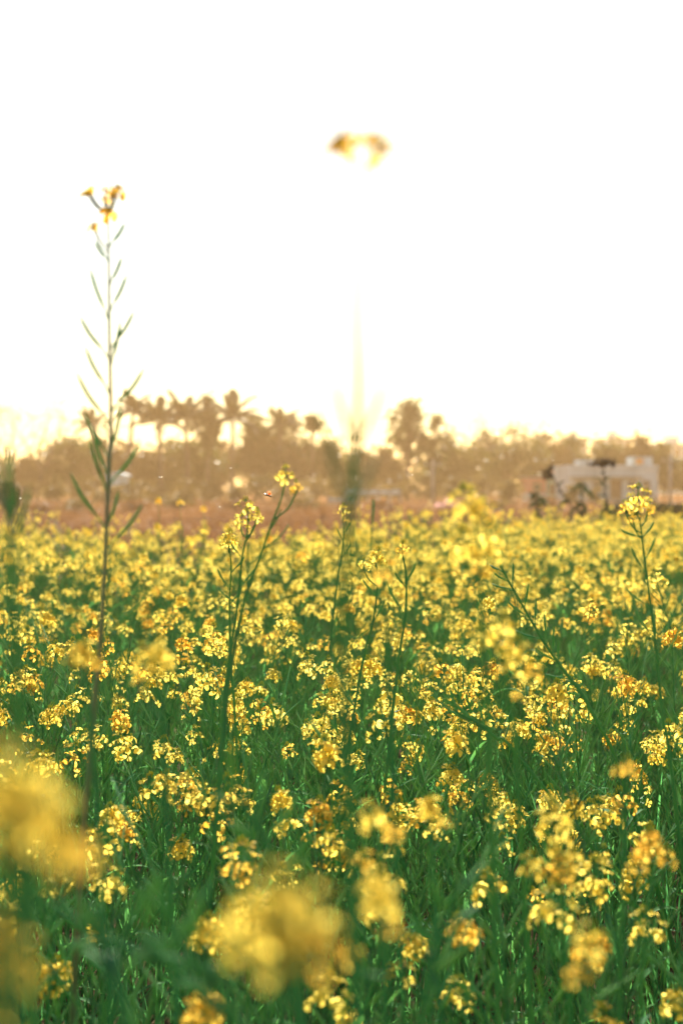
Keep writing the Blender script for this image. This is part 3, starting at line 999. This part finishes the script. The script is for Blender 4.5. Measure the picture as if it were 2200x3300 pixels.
# bare dark pod stick near the centre
t = thing('pod_stick', 'bare dark green stick poking up right of the centre', 'plant stick', P(1196, 1900, 8.0))
rt = t.location.copy()
b = MB(); pp = [P(1203, 1612, 8.0), P(1202, 1650, 8.0), P(1198, 1700, 8.0), P(1196, 1800, 8.0), P(1190, 2000, 8.0)]
pp.append(Vector((pp[-1].x, pp[-1].y, 0)))
b.tube([p - rt for p in pp], [0.007, 0.007, 0.004, 0.005, 0.006, 0.008], 6, 0)
obj('stem', b.mesh('stem', ['stem']), t)

# ------------------------------------------------------------------ dark weeds at the field's right edge
def weed(label, d, stem, tuft=None, leaves=(), seed=0):
    r = random.Random(seed)
    d *= 2.25
    pts = [P(u, v, d) for u, v in stem]
    root = Vector((pts[-1].x, d, 0))
    pts = curve(pts + [root], 4)
    t = thing('dark_weed', label, 'weed', root, 0, 'dark weeds at the edge of the field')
    b = MB(); n = len(pts)
    b.tube([p - root for p in pts], [0.008 + 0.010 * i / n for i in range(n)], 6, 0)
    obj('stem', b.mesh('stem', ['dead']), t)
    if tuft:
        b = MB()
        for (du, dv_) in tuft:
            c = P(stem[0][0] + du, stem[0][1] + dv_, d)
            b.tube([pts[0] - root, c - root], [0.012, 0.008], 4, 0)
            for k in range(9):
                q = c - root + Vector((r.gauss(0, .032), r.gauss(0, .032), r.gauss(0, .022)))
                b.ball(q, 0.022, 0.022, 0.034, 0, 5, 3)
        obj('seed_head', b.mesh('seed_head', ['dead']), t)
    extra = []
    for k in range(7):
        su, sv = stem[0][0] + (stem[-1][0] - stem[0][0]) * (k + 1) / 8, stem[0][1] + (stem[-1][1] - stem[0][1]) * (k + 1) / 8
        extra.append((su, sv, su + r.choice((-1, 1)) * r.uniform(10, 30), sv + r.uniform(-22, 12), r.uniform(.03, .06)))
    for (u0, v0, u1, v1, w) in list(leaves) + extra:
        p0, p1 = P(u0, v0, d), P(u1, v1, d + r.uniform(-.1, .1))
        q = min(pts, key=lambda x: (x - p0).length)
        w *= 0.7
        m = p0.lerp(p1, 0.4) + Vector((0, 0, 0.10 * (p1 - p0).length))
        cp = curve([q, p0.lerp(q, .3), m, p1], 4); k = len(cp) - 1
        b = MB()
        b.blade([x - root for x in cp], [w * 0.5 * max(0.05, math.sin(math.pi * (0.03 + 0.95 * i / k)) ** 0.8) for i in range(k + 1)], (p1 - p0).cross(Vector((0.2, 1, 0.5))), 0, 0.3)
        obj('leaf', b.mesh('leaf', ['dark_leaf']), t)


weed('leaning dead weed with one round seed tuft, left of the white house', 9.5, [(1773, 1525), (1795, 1565), (1837, 1628), (1880, 1675)], [(0, -15), (-14, -5), (-4, 12)], [(1825, 1615, 1785, 1650, .08), (1850, 1640, 1880, 1620, .06), (1845, 1640, 1830, 1690, .07)], 1)
weed('tall dead weed with a wide flat seed tuft before the white house', 9.5, [(1943, 1500), (1946, 1537), (1950, 1600), (1952, 1690)], [(-26, -8), (-8, -16), (14, -14), (30, -6), (6, -2)], [(1950, 1640, 1925, 1690, .07), (1950, 1620, 1962, 1690, .10), (1949, 1570, 1925, 1555, .04), (1948, 1560, 1905, 1535, .03)], 2)
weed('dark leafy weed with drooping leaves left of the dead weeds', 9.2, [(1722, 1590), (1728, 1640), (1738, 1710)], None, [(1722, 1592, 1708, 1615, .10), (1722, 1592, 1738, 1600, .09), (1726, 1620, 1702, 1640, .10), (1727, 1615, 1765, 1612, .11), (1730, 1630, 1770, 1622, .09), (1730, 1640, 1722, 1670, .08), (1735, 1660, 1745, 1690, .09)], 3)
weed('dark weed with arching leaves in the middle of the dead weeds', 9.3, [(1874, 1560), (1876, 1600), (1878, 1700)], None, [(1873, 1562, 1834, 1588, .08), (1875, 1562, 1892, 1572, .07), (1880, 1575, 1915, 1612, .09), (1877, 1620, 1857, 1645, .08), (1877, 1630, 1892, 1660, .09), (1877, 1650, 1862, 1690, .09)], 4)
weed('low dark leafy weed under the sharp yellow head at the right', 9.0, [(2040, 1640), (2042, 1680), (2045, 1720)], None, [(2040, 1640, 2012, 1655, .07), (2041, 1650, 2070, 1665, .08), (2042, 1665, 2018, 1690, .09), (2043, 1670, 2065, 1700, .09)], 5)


# ------------------------------------------------------------------ trees
def cards(b, centres, n, size, r, mat=0, flat=0.0):
    for k in range(n):
        c, rad = r.choice(centres)
        d = Vector((r.gauss(0, 1), r.gauss(0, 1), r.gauss(0, 1)))
        if d.length < 1e-4:
            continue
        q = c + Vector((d.x * rad[0], d.y * rad[1], d.z * rad[2])) * 0.55
        s = size * r.uniform(0.6, 1.4)
        a = Vector((r.gauss(0, 1), r.gauss(0, 1), r.gauss(0, 0.8))).normalized()
        e = a.cross(Vector((r.gauss(0, 1), r.gauss(0, 1), r.gauss(0, 1)))).normalized()
        b.add([q - a * s, q + e * s * 0.42, q + a * s, q - e * s * 0.42 + Vector((0, 0, -0.1 * s))], [(0, 1, 2, 3)], mat)


def branch_tree(b, p, d, L, rad, depth, r, split=2.4, spread=0.55, ends=None, up=0.1):
    n = 4
    pts = [p]; dd = d.copy()
    for i in range(n):
        dd = (dd + Vector((r.gauss(0, .12), r.gauss(0, .12), r.gauss(0, .08) + up * 0.3))).normalized()
        pts.append(pts[-1] + dd * (L / n))
    b.tube(pts, [rad * (1 - 0.4 * i / n) for i in range(n + 1)], 5 if depth > 1 else 3, 0, False)
    if depth <= 0:
        if ends is not None:
            ends.append(pts[-1])
        return
    k = int(split) + (1 if r.random() < split % 1 else 0)
    for j in range(k):
        nd = (dd + Vector((r.gauss(0, spread), r.gauss(0, spread), r.gauss(0, spread * 0.6) + up))).normalized()
        branch_tree(b, pts[-1 if j < 2 else 3], nd, L * r.uniform(0.62, 0.85), rad * 0.58, depth - 1, r, split, spread, ends, up)


def broad_tree(name, label, cat, u, d, vtop, wpx, ncl=16, ncard=2200, size=0.22, mat='tree_leaf', low=0.22, seed=0, airy=0.24, group='trees behind the fallow land'):
    r = random.Random(seed * 13 + 5)
    g = P(u, 1570, d)
    h = P(u, vtop, d).z
    w = wpx / FPX * d * 0.5
    root = Vector((g.x, d, gz(g.x, d)))
    t = thing(name, label, cat, root, 0, group)
    cz = h * (low + 1) / 2; rz = h * (1 - low) / 2
    cl = []
    for k in range(ncl):
        while True:
            q = Vector((r.uniform(-1, 1), r.uniform(-1, 1), r.uniform(-1, 1)))
            if 0.25 < q.length < 1:
                break
        cr = r.uniform(0.7, 1.3) * airy
        q = q * (1 - airy * 0.75)
        cl.append((Vector((q.x * w, q.y * w * 0.8, cz + q.z * rz)), (w * cr * 1.2, w * cr, rz * cr)))
    cl.append((Vector((r.uniform(-.2, .2) * w, 0, h - rz * 0.2)), (w * airy * 1.1, w * airy, rz * 0.2)))
    b = MB()
    fork = Vector((r.uniform(-.1, .1) * w, 0, h * max(0.18, low * 0.9)))
    tr = max(0.07, h * 0.022)
    b.tube([Vector((0, 0, -0.15)), fork * 0.5 + Vector((0.05 * w, 0, 0)), fork], [tr * 1.3, tr, tr * 0.85], 7, 0)
    for c, rad in cl:
        m = fork.lerp(c, 0.5) + Vector((0, 0, -0.08 * h + r.uniform(0, 0.1) * h))
        b.tube(curve([fork, m, c], 3), [tr * 0.5, tr * 0.42, tr * 0.36, tr * 0.3, tr * 0.24, tr * 0.18, tr * 0.1], 4, 0, False)
    obj('trunk', b.mesh('trunk', ['bark']), t)
    b = MB()
    cards(b, cl, ncard, size, r)
    obj('crown', b.mesh('crown', [mat], False), t)
    return t


def bare_tree(label, u, d, vtop, seed, lean=0.0, leafs=250):
    r = random.Random(seed)
    g = P(u, 1570, d); h = P(u, vtop, d).z
    root = Vector((g.x, d, gz(g.x, d)))
    t = thing('bare_tree', label, 'tree', root, 0, 'trees behind the fallow land')
    b = MB(); ends = []
    b.tube([(0, 0, -.1), (lean * .5, 0, h * .16), (lean, 0, h * .30)], [h * .022, h * .018, h * .015], 6, 0)
    for k in range(4):
        branch_tree(b, Vector((lean, 0, h * .29)), Vector((r.gauss(0, .4), r.gauss(0, .3), 1)).normalized(), h * .27, h * .010, 4, r, 2.3, 0.42, ends, 0.12)
    obj('trunk', b.mesh('trunk', ['bark']), t)
    b = MB()
    cards(b, [(e, (.35, .35, .3)) for e in ends], leafs, 0.12, r)
    obj('crown', b.mesh('crown', ['tree_leaf_dry'], False), t)
    return t


# palm frond: rachis with drooping leaflets, pointing +Y
def frond_mb(seed):
    r = random.Random(seed)
    b = MB()
    L = 2.5
    droop = 0.55 + 0.25 * r.random()
    ra = []
    for i in range(9):
        t = i / 8
        ra.append(Vector((0.06 * math.sin(3 * t + seed), L * (t - 0.22 * t * t), 0.45 * L * t * (1 - droop * 1.5 * t))))
    b.tube(ra, [0.035 - 0.028 * i / 8 for i in range(9)], 4, 0, False)
    cr = curve(ra, 4)
    for i in range(3, len(cr) - 1):
        t = i / len(cr)
        for s in (-1, 1):
            ln = 0.52 * math.sin(math.pi * min(1, 0.2 + 0.75 * t)) * r.uniform(0.8, 1.15)
            p = cr[i]
            tip = p + Vector((s * ln * 0.75, ln * 0.45, -ln * r.uniform(0.25, 0.6)))
            m = p.lerp(tip, 0.5) + Vector((0, 0, 0.08 * ln))
            wv = Vector((0, 0.07, 0.03))
            b.add([p - wv * .6, p + wv * .6, m + wv, m - wv, tip], [(0, 1, 2, 3), (3, 2, 4)], 0)
    return b


FROND = [frond_mb(i).mesh('frond', ['frond']) for i in range(4)]


def palm(label, u, d, vtop, crown_px, seed, nf=13, vbase=None):
    r = random.Random(seed)
    g = P(u, 1570, d); h = P(u, vtop, d).z
    cr = crown_px / FPX * d * 0.5
    sc = cr / 1.45
    root = Vector((g.x, d, gz(g.x, d)))
    t = thing('palm_tree', label, 'palm tree', root, 0, 'palm trees on the skyline')
    th = h - cr * 0.62
    bend = r.uniform(-.5, .5)
    pts = [Vector((bend * ((i / 8) ** 1.7 - 1), 0, th * i / 8)) for i in range(9)]
    b = MB(); b.tube(pts, [0.24 - 0.09 * i / 8 for i in range(9)], 8, 0)
    obj('trunk', b.mesh('trunk', ['bark']), t)
    for k in range(nf):
        az = k * 2.4 + r.uniform(-.3, .3)
        el = 1.15 - 1.75 * ((k + 0.5) / nf) ** 0.9 + r.uniform(-.1, .1)
        mt = Matrix.Translation(pts[-1]) @ Matrix.Rotation(az, 4, 'Z') @ Matrix.Rotation(el, 4, 'X') @ Matrix.Scale(sc * r.uniform(.85, 1.1), 4)
        obj('frond', FROND[k % 4], t, mt)


bare_tree('thin bare tree at the far left edge of the skyline', 22, 118, 1315, 3)
bare_tree('thin bare tree just right of the leftmost bare tree', 120, 121, 1318, 8, 0.4)
TREES = [
    ('rounded broad tree at the left end of the dark tree mound', 110, 130, 1470, 190, .10),
    ('tallest rounded tree of the left mound, behind the podded stalk', 225, 132, 1405, 250, .08),
    ('rounded tree between the podded stalk and the first palm', 335, 135, 1408, 220, .08),
    ('broad low tree below the second palm at left', 430, 131, 1420, 210, .08),
    ('broad low tree below the third palm', 525, 134, 1418, 220, .08),
    ('broad low tree under the paired palms', 620, 131, 1420, 210, .08),
    ('low tree filling the gap left of the palm with the long frond', 705, 136, 1425, 170, .08),
    ('dense tree left half of the dark middle clump', 825, 128, 1345, 165, .15),
    ('dense tree right half of the dark middle clump', 930, 129, 1338, 160, .15),
    ('wide lower tree at the foot of the dark middle clump', 880, 127, 1410, 280, .06),
    ('low rounded tree under the sun, left one', 1060, 130, 1420, 190, .08),
    ('low rounded tree under the sun, right one', 1170, 131, 1445, 150, .08),
    ('small low tree left of the tall airy tree', 1250, 130, 1440, 130, .08),
    ('hazy broad tree right of the tall airy tree', 1455, 131, 1428, 220, .08),
    ('hazy broad tree left of the twiggy topped tree', 1545, 133, 1395, 210, .08),
    ('hazy rounded tree right of the twiggy topped tree', 1755, 132, 1395, 220, .08),
    ('hazy tree behind the left end of the white house', 1850, 135, 1402, 190, .08),
    ('hazy tree behind the middle of the white house', 1950, 134, 1425, 180, .08),
    ('square topped tree above the right end of the white house', 2062, 133, 1400, 130, .08),
    ('hazy tree right of the square topped tree', 2135, 131, 1420, 120, .08),
    ('hazy tree at the right edge of the frame', 2215, 134, 1480, 150, .08),
]
for i, (lb, u, d, vt, w, low) in enumerate(TREES):
    broad_tree('broad_tree', lb, 'tree', u, d, vt, w, 22, 3600, 0.22, 'tree_leaf' if i % 3 else 'tree_leaf_dry', low, i + 1, 0.30)
broad_tree('airy_tree', 'tall airy tree with open branches right of the sun', 'tree', 1308, 122, 1288, 175, 20, 2300, 0.20, 'tree_leaf', .38, 41, 0.22)
broad_tree('airy_tree', 'shorter airy tree joined to the right of the tall airy tree', 'tree', 1395, 123, 1330, 160, 16, 1600, 0.20, 'tree_leaf', .35, 42, 0.22)
broad_tree('slender_tree', 'tall narrow leafy tree right of the paired palms', 'tree', 668, 126, 1272, 95, 11, 1800, 0.25, 'tree_leaf', .4, 43, 0.34)
broad_tree('slender_tree', 'thin tufted tree standing alone left of the sun', 'tree', 1006, 128, 1340, 60, 5, 600, 0.22, 'tree_leaf', .78, 44, 0.5)
broad_tree('twiggy_tree', 'wide hazy tree with bare twigs on top, left of the houses', 'tree', 1640, 127, 1372, 270, 20, 3000, 0.20, 'tree_leaf', .10, 45, 0.30)
bare_tree('bare twigs rising out of the wide hazy tree', 1628, 128, 1325, 17, 0, 120)
bare_tree('thin bare tree leaning over behind the podded stalk', 262, 131, 1345, 21, 0.6, 200)

palm('small palm half hidden behind the podded stalk', 298, 126, 1332, 95, 1)
palm('slim palm standing clear of the trees, right of the podded stalk', 430, 125, 1285, 115, 2)
palm('palm with drooping fronds, left one of the pair', 512, 124, 1308, 150, 3, 14)
palm('full palm with a broad crown, right one of the pair', 597, 125, 1302, 150, 4, 14)
palm('palm with a long frond reaching left, beside the dark clump', 752, 124, 1300, 150, 5, 12)
palm('palm crown rising out of the dark middle clump', 905, 126, 1335, 110, 6, 12)

# low shrubs along the foot of the trees
rs = random.Random(91)
us = [20, 80, 170, 265, 350, 430, 500, 590, 680, 770, 850, 930, 1010, 1100, 1190, 1290, 1370, 1460, 1550, 1640]
places = ['far left bare trees', 'left end of the mound', 'left mound', 'podded stalk', 'small blue shed', 'slim palm', 'drooping palm', 'broad palm', 'slender leafy tree', 'long frond palm',
          'left side of the dark clump', 'right side of the dark clump', 'thin tufted tree', 'low trees under the sun', 'central blurred stalk', 'white low wall', 'tall airy tree', 'first utility pole', 'hazy broad tree', 'wide hazy tree']
for i, (u, pl) in enumerate(zip(us, places)):
    broad_tree('shrub', 'low brownish shrub under the trees by the ' + pl, 'shrub', u + rs.uniform(-12, 12), 104 + rs.uniform(-8, 12), 1545 + rs.uniform(-25, 20), 120 + rs.uniform(-20, 40), 9, 520, 0.16, 'shrub_leaf', 0.02, 200 + i, 0.4, 'shrubs along the foot of the trees')
for i, (u, d, vt, w, lb) in enumerate([(1845, 96, 1560, 70, 'brown bush hiding the left foot of the white house'), (1915, 97, 1572, 60, 'brown bush before the door of the white house'), (2075, 95, 1562, 90, 'brown bush hiding the right foot of the white house')]):
    broad_tree('shrub', lb, 'shrub', u, d, vt, w, 9, 500, 0.14, 'shrub_leaf', 0.02, 330 + i, 0.4, 'shrubs along the foot of the trees')
for i, (u, d, vt, w, lb) in enumerate([(120, 62, 1612, 130, 'low dry bush on the fallow land by the far left edge'), (250, 70, 1606, 150, 'low dry bush on the fallow land behind the podded stalk'), (420, 66, 1616, 140, 'low dry bush on the fallow land below the blue shed'),
                                        (560, 72, 1608, 160, 'low dry bush on the fallow land below the paired palms'), (760, 68, 1612, 150, 'low dry bush on the fallow land behind the open spray'), (980, 70, 1606, 160, 'low dry bush on the fallow land left of the blurred stalk'),
                                        (1230, 66, 1616, 120, 'low dry bush on the fallow land below the white wall'), (1600, 68, 1610, 170, 'low dry bush on the fallow land right of the tarpaulins'), (1740, 72, 1604, 130, 'low dry bush on the fallow land left of the weeds')]):
    broad_tree('dry_bush', lb, 'bush', u, d, vt, w, 8, 420, 0.10, 'shrub_leaf' if i % 2 else 'dry_grass', 0.02, 350 + i, 0.45, 'dry bushes on the fallow land')
broad_tree('shrub', 'dark reddish shrub at the far left edge above the flowers', 'shrub', 42, 55, 1548, 80, 9, 700, 0.10, 'dead', 0.02, 300, 0.4, 'shrubs along the foot of the trees')
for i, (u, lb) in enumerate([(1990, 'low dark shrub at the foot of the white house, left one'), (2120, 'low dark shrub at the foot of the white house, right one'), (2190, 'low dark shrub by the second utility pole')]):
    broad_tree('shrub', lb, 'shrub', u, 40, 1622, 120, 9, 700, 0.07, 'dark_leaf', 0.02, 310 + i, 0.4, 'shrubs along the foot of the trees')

# a far wood closing the view behind the trees
b = MB(); rw = random.Random(17)
cl = []
for k in range(150):
    x = rw.uniform(-110, 110); y = rw.uniform(165, 185)
    h = rw.uniform(4.5, 6.8)
    cl.append((Vector((x, y, h * 0.45)), (2.6, 2.0, h * 0.5)))
cards(b, cl, 22000, 0.42, rw)
o = obj('distant_treeline', b.mesh('distant_treeline', ['tree_leaf'], False)); o['kind'] = 'stuff'; o['label'] = 'hazy low wood closing the view behind the trees'; o['category'] = 'wood'


# ------------------------------------------------------------------ buildings and small structures
def part(name, parent, mat, *boxes):
    b = MB()
    for q in boxes:
        b.box(*q)
    return obj(name, b.mesh(name, [mat], False), parent)


def window(parent, x, y, z, w, h, frame_mat='timber'):
    wn = part('window', parent, 'dark_opening', (x - w / 2, x + w / 2, y - 0.02, y + 0.06, z, z + h))
    fw = 0.07
    part('frame', wn, frame_mat, (x - w / 2 - fw, x - w / 2, y - 0.06, y + 0.05, z - fw, z + h + fw), (x + w / 2, x + w / 2 + fw, y - 0.06, y + 0.05, z - fw, z + h + fw),
         (x - w / 2, x + w / 2, y - 0.06, y + 0.05, z + h, z + h + fw), (x - w / 2, x + w / 2, y - 0.06, y + 0.05, z - fw, z), (x - 0.025, x + 0.025, y - 0.05, y - 0.022, z, z + h))
    part('sill', wn, 'concrete', (x - w / 2 - 0.12, x + w / 2 + 0.12, y - 0.16, y + 0.03, z - fw - 0.07, z - fw - 0.002))


def door(parent, x, y, w, h):
    dr = part('door', parent, 'timber', (x - w / 2, x + w / 2, y - 0.03, y + 0.05, 0.05, h))
    part('frame', dr, 'concrete', (x - w / 2 - .08, x - w / 2, y - .05, y + .05, 0.05, h + .08), (x + w / 2, x + w / 2 + .08, y - .05, y + .05, 0.05, h + .08), (x - w / 2, x + w / 2, y - .05, y + .05, h, h + .08))
    part('handle', dr, 'metal', (x + w / 2 - .14, x + w / 2 - .10, y - .09, y - .031, h * .45, h * .52))


D = 106
x0, x1 = P(1826, 1570, D).x, P(2118, 1570, D).x
hw = (x1 - x0) / 2
zt = P(1900, 1512, D).z
t = thing('white_house', 'single storey white plastered house with flat parapet roof at the right', 'house', ((x0 + x1) / 2, D, 0))
part('wall', t, 'plaster', (-hw, hw, 0, 6.5, -0.2, zt))
part('parapet', t, 'plaster', (-hw - .05, hw + .05, -0.08, 0.1, zt - .02, zt + .32), (-hw - .05, -hw + .15, .1, 6.5, zt - .02, zt + .32), (hw - .15, hw + .05, .1, 6.5, zt - .02, zt + .32))
part('sunshade', t, 'concrete', (-hw + .2, hw - 1.2, -0.55, -0.003, zt - .62, zt - .52))
part('roof_room', t, 'plaster', (hw - 1.75, hw - .28, 0.6, 3.0, zt + .003, zt + .95))
part('roof_room', t, 'plaster', (-hw + .9, -hw + 2.1, 0.5, 2.4, zt + .003, zt + .72))
part('water_tank', t, 'orange_paint', (hw - 1.5, hw - 1.05, 0.3, 0.57, zt + .35, zt + .82))
for wx in (-2.5, -1.15, 0.25, 1.45, 2.5):
    if wx == 0.25:
        door(t, wx, 0, .75, 1.7)
    else:
        window(t, wx, 0, 1.05, .5, .62, 'concrete')
part('plinth', t, 'concrete', (-hw - .03, hw + .03, -.12, -.003, -.1, .35))

D = 112
x0, x1 = P(1700, 1570, D).x, P(1822, 1570, D).x
hw = (x1 - x0) / 2
t = thing('painted_house', 'small red, pink and green painted house left of the white house', 'house', ((x0 + x1) / 2, D, 0))
zt = P(1700, 1540, D).z
zg = P(1700, 1590, D).z
part('wall', t, 'plaster_pink', (-hw, -hw + 1.45, 0, 4, zg, zt), (hw - .55, hw, -.3, 4, -.2, P(1700, 1502, D).z))
part('wall', t, 'plaster_green', (-hw + 1.452, hw - .552, .1, 4, -.2, zt - .1))
part('lower_wall', t, 'plaster_blue', (-hw, -hw + 1.45, .02, 4, -.2, zg - .003))
part('roof', t, 'concrete', (-hw - .2, -hw + 1.6, -.25, 4.2, zt + .002, zt + .12))
window(t, -hw + .72, 0, zg + .25, .5, .5)
window(t, -hw + 2.0, .1, .75, .45, .6)

def block(label, u0, u1, vt, d, mat, floors, nwin, name='apartment_block'):
    x0, x1 = P(u0, 1570, d).x, P(u1, 1570, d).x
    zt = P(u0, vt, d).z
    hw = (x1 - x0) / 2
    t = thing(name, label, 'building', ((x0 + x1) / 2, d, 0))
    part('wall', t, mat, (-hw, hw, 0, 9, -.2, zt))
    part('roof', t, 'concrete', (-hw - .4, hw + .4, -.5, 9.3, zt + .003, zt + .28))
    part('roof_room', t, mat, (-hw * .25, hw * .15, 2, 5, zt + .285, zt + 1.5))
    fh = zt / floors
    for f in range(floors):
        for k in range(nwin):
            window(t, -hw + (k + .5) * 2 * hw / nwin, 0, f * fh + fh * .33, min(1.3, hw / nwin), fh * .45)


block('far white block above the trees, left of the gap', 1825, 1890, 1416, 255, 'plaster_blue', 4, 3)
block('far white block above the trees over the white house', 1938, 2030, 1418, 250, 'plaster', 4, 4)
block('far white block with dark roof at the right edge', 2100, 2260, 1436, 240, 'plaster_blue', 3, 5)

D = 108
x0, x1 = P(388, 1570, D).x, P(442, 1570, D).x
hw = (x1 - x0) / 2; zt = P(400, 1533, D).z
t = thing('small_shed', 'small pale blue shed among the shrubs at left', 'shed', ((x0 + x1) / 2, D - 6, 0))
part('wall', t, 'plaster_blue', (-hw, hw, 0, 2, -.2, zt))
b = MB(); b.add([(-hw - .15, -.2, zt), (hw + .15, -.2, zt - .12), (hw + .15, 2.2, zt - .12), (-hw - .15, 2.2, zt), (-hw - .15, -.2, zt + .1), (hw * .2, -.2, zt + .22), (hw + .15, -.2, zt - .02), (-hw - .15, 2.2, zt + .1), (hw * .2, 2.2, zt + .22), (hw + .15, 2.2, zt - .02)],
                [(0, 4, 5, 6, 1), (3, 2, 9, 8, 7), (4, 7, 8, 5), (5, 8, 9, 6), (0, 3, 7, 4), (1, 6, 9, 2), (0, 1, 2, 3)])
obj('roof', b.mesh('roof', ['sheet_white'], False), t)
window(t, hw * .35, 0, zt * .45, .32, .34)

D = 92
for (u0, u1, v0, v1, lb) in [(1115, 1290, 1578, 1592, 'long low white wall under the trees at the centre'), (1058, 1136, 1602, 1618, 'short low white wall in front of the longer one')]:
    p0, p1 = P(u0, v1, D), P(u1, v0, D)
    t = thing('low_wall', lb, 'wall', ((p0.x + p1.x) / 2, D, 0), 0.05)
    hw = (p1.x - p0.x) / 2
    n = 5
    for k in range(n + 1):
        xk = -hw + 2 * hw * k / n
        part('post', t, 'concrete', (xk - .07, xk + .07, -.07, .07, -.1, p1.z + .04))
    for k in range(n):
        xk = -hw + 2 * hw * k / n
        part('panel', t, 'sheet_white', (xk + .073, xk + 2 * hw / n - .073, -.035, .035, max(.12, p0.z), p1.z - (.03 if k % 2 else 0)))


def heap(label, u, v, d, wpx, hh, mat, seed):
    r = random.Random(seed)
    g = P(u, v, d); w = wpx / FPX * d * .5
    t = thing('tarpaulin', label, 'tarpaulin', (g.x, d, gz(g.x, d)))
    n, m = 16, 6
    vs, fs = [], []
    for i in range(n + 1):
        for j in range(m + 1):
            a, c = 2 * i / n - 1, 2 * j / m - 1
            e = max(0, (1 - abs(a) ** 2.6) * (1 - abs(c) ** 2.2))
            vs.append((a * w, c * .7, hh * e * (0.8 + 0.3 * math.sin(a * 7 + seed)) + .02 + r.uniform(0, .04) * e))
    for i in range(n):
        for j in range(m):
            q = i * (m + 1) + j
            fs.append((q, q + m + 1, q + m + 2, q + 1))
    b = MB(); b.add(vs, fs)
    obj('sheet', b.mesh('sheet', [mat]), t)
    b = MB()
    for k in (-.5, .1, .6):
        b.tube([(k * w, -.75, .03), (k * w, -.3, hh * .83), (k * w, .3, hh * .83), (k * w, .75, .03)], .02, 4, 0)
    obj('rope', b.mesh('rope', ['timber']), t)


heap('low pink tarpaulin on the fallow land right of centre', 1440, 1630, 78, 90, .50, 'cloth_pink', 1)
heap('low yellow and orange tarpaulin beside the pink one', 1385, 1630, 77, 34, .42, 'cloth_yellow', 2)
heap('low red tarpaulin behind the pink one', 1465, 1626, 82, 60, .45, 'cloth_red', 3)


def pole(label, u, d, vt):
    g = P(u, 1570, d); h = P(u, vt, d).z
    t = thing('utility_pole', label, 'utility pole', (g.x, d, 0))
    b = MB(); b.tube([(0, 0, -.2), (0, 0, h * .5), (0.02, 0, h)], [.13, .11, .09], 8, 0)
    obj('post', b.mesh('post', ['concrete']), t)
    part('cross_arm', t, 'metal', (-.55, .55, -.14, -.095, h - .42, h - .33))
    for k in (-.48, 0.15, .48):
        b = MB(); b.tube([(k, -.12, h - .328), (k, -.12, h - .27), (k, -.12, h - .2)], [.03, .05, .025], 6, 0)
        obj('insulator', b.mesh('insulator', ['sheet_white']), t)


pole('dark utility pole standing before the hazy broad tree', 1394, 96, 1482)
pole('utility pole right of the white house near the right edge', 2158, 90, 1468)


# ------------------------------------------------------------------ small flying insects
def insect(label, u, v, d, size, red=False, az=0.6, seed=0):
    t = thing('insect', label, 'insect', P(u, v, d), az, 'insects in the air')
    t.rotation_euler = (0, 0.35, az)
    s = size
    b = MB()
    b.ball((0, 0, 0), .5 * s, .09 * s, .09 * s, 0, 6, 6)
    b.ball((.42 * s, 0, .02 * s), .10 * s, .09 * s, .09 * s, 0, 6, 4)
    obj('body', b.mesh('body', ['insect']), t)
    for sd in (-1, 1):
        for (a, L) in ((.9, .8), (1.5, .6)):
            b = MB()
            dx, dy = math.cos(a) * .3, math.sin(a) * sd
            p = Vector((.12 * s, 0, .07 * s))
            cp = [p + Vector((-dx * L * s * k / 4, dy * L * s * k / 4, .5 * L * s * k / 4)) for k in range(5)]
            b.blade(cp, [.03 * s, .12 * s, .17 * s, .15 * s, .03 * s], (1, 0, .2), 0, .1)
            obj('wing', b.mesh('wing', ['wing_red' if red else 'wing']), t)


insect('orange red insect in flight above the open yellow spray', 862, 1596, 3.0, .020, True, 0.2)
insect('tiny bright insect in flight right of the podded stalk', 517, 1540, 3.2, .008, False, 1.0)
insect('tiny bright insect in flight at the far left edge', 66, 1608, 3.2, .007, False, .5)
insect('tiny bright insect in flight left of the two small flower clumps', 742, 1510, 3.4, .006, False, .9)
insect('tiny bright insect in flight before the hazy trees right of centre', 1326, 1532, 3.4, .006, False, .3)
insect('tiny bright insect in flight above the leaning dead weed', 1780, 1485, 3.4, .005, False, .7)
insect('tiny bright insect in flight low over the brown land at left', 707, 1635, 3.2, .006, False, .2)

# ------------------------------------------------------------------ warm dusty air
hb = MB(); hb.box(-1430, 1430, -1430, 1430, -1.2, 17.0)
me = bpy.data.meshes.new('haze'); me.from_pydata(hb.v, [], hb.f)
hm, ht, ho = _nodes('haze')
pv = ht.nodes.new('ShaderNodeVolumePrincipled')
pv.inputs['Color'].default_value = (1.0, 0.63, 0.29, 1)
pv.inputs['Density'].default_value = 0.0009
pv.inputs['Anisotropy'].default_value = 0.45
ht.links.new(pv.outputs[0], ho.inputs['Volume'])
me.materials.append(hm)
hz = obj('haze', me); hz['kind'] = 'stuff'; hz['label'] = 'warm dusty evening air over the field'; hz['category'] = 'haze'
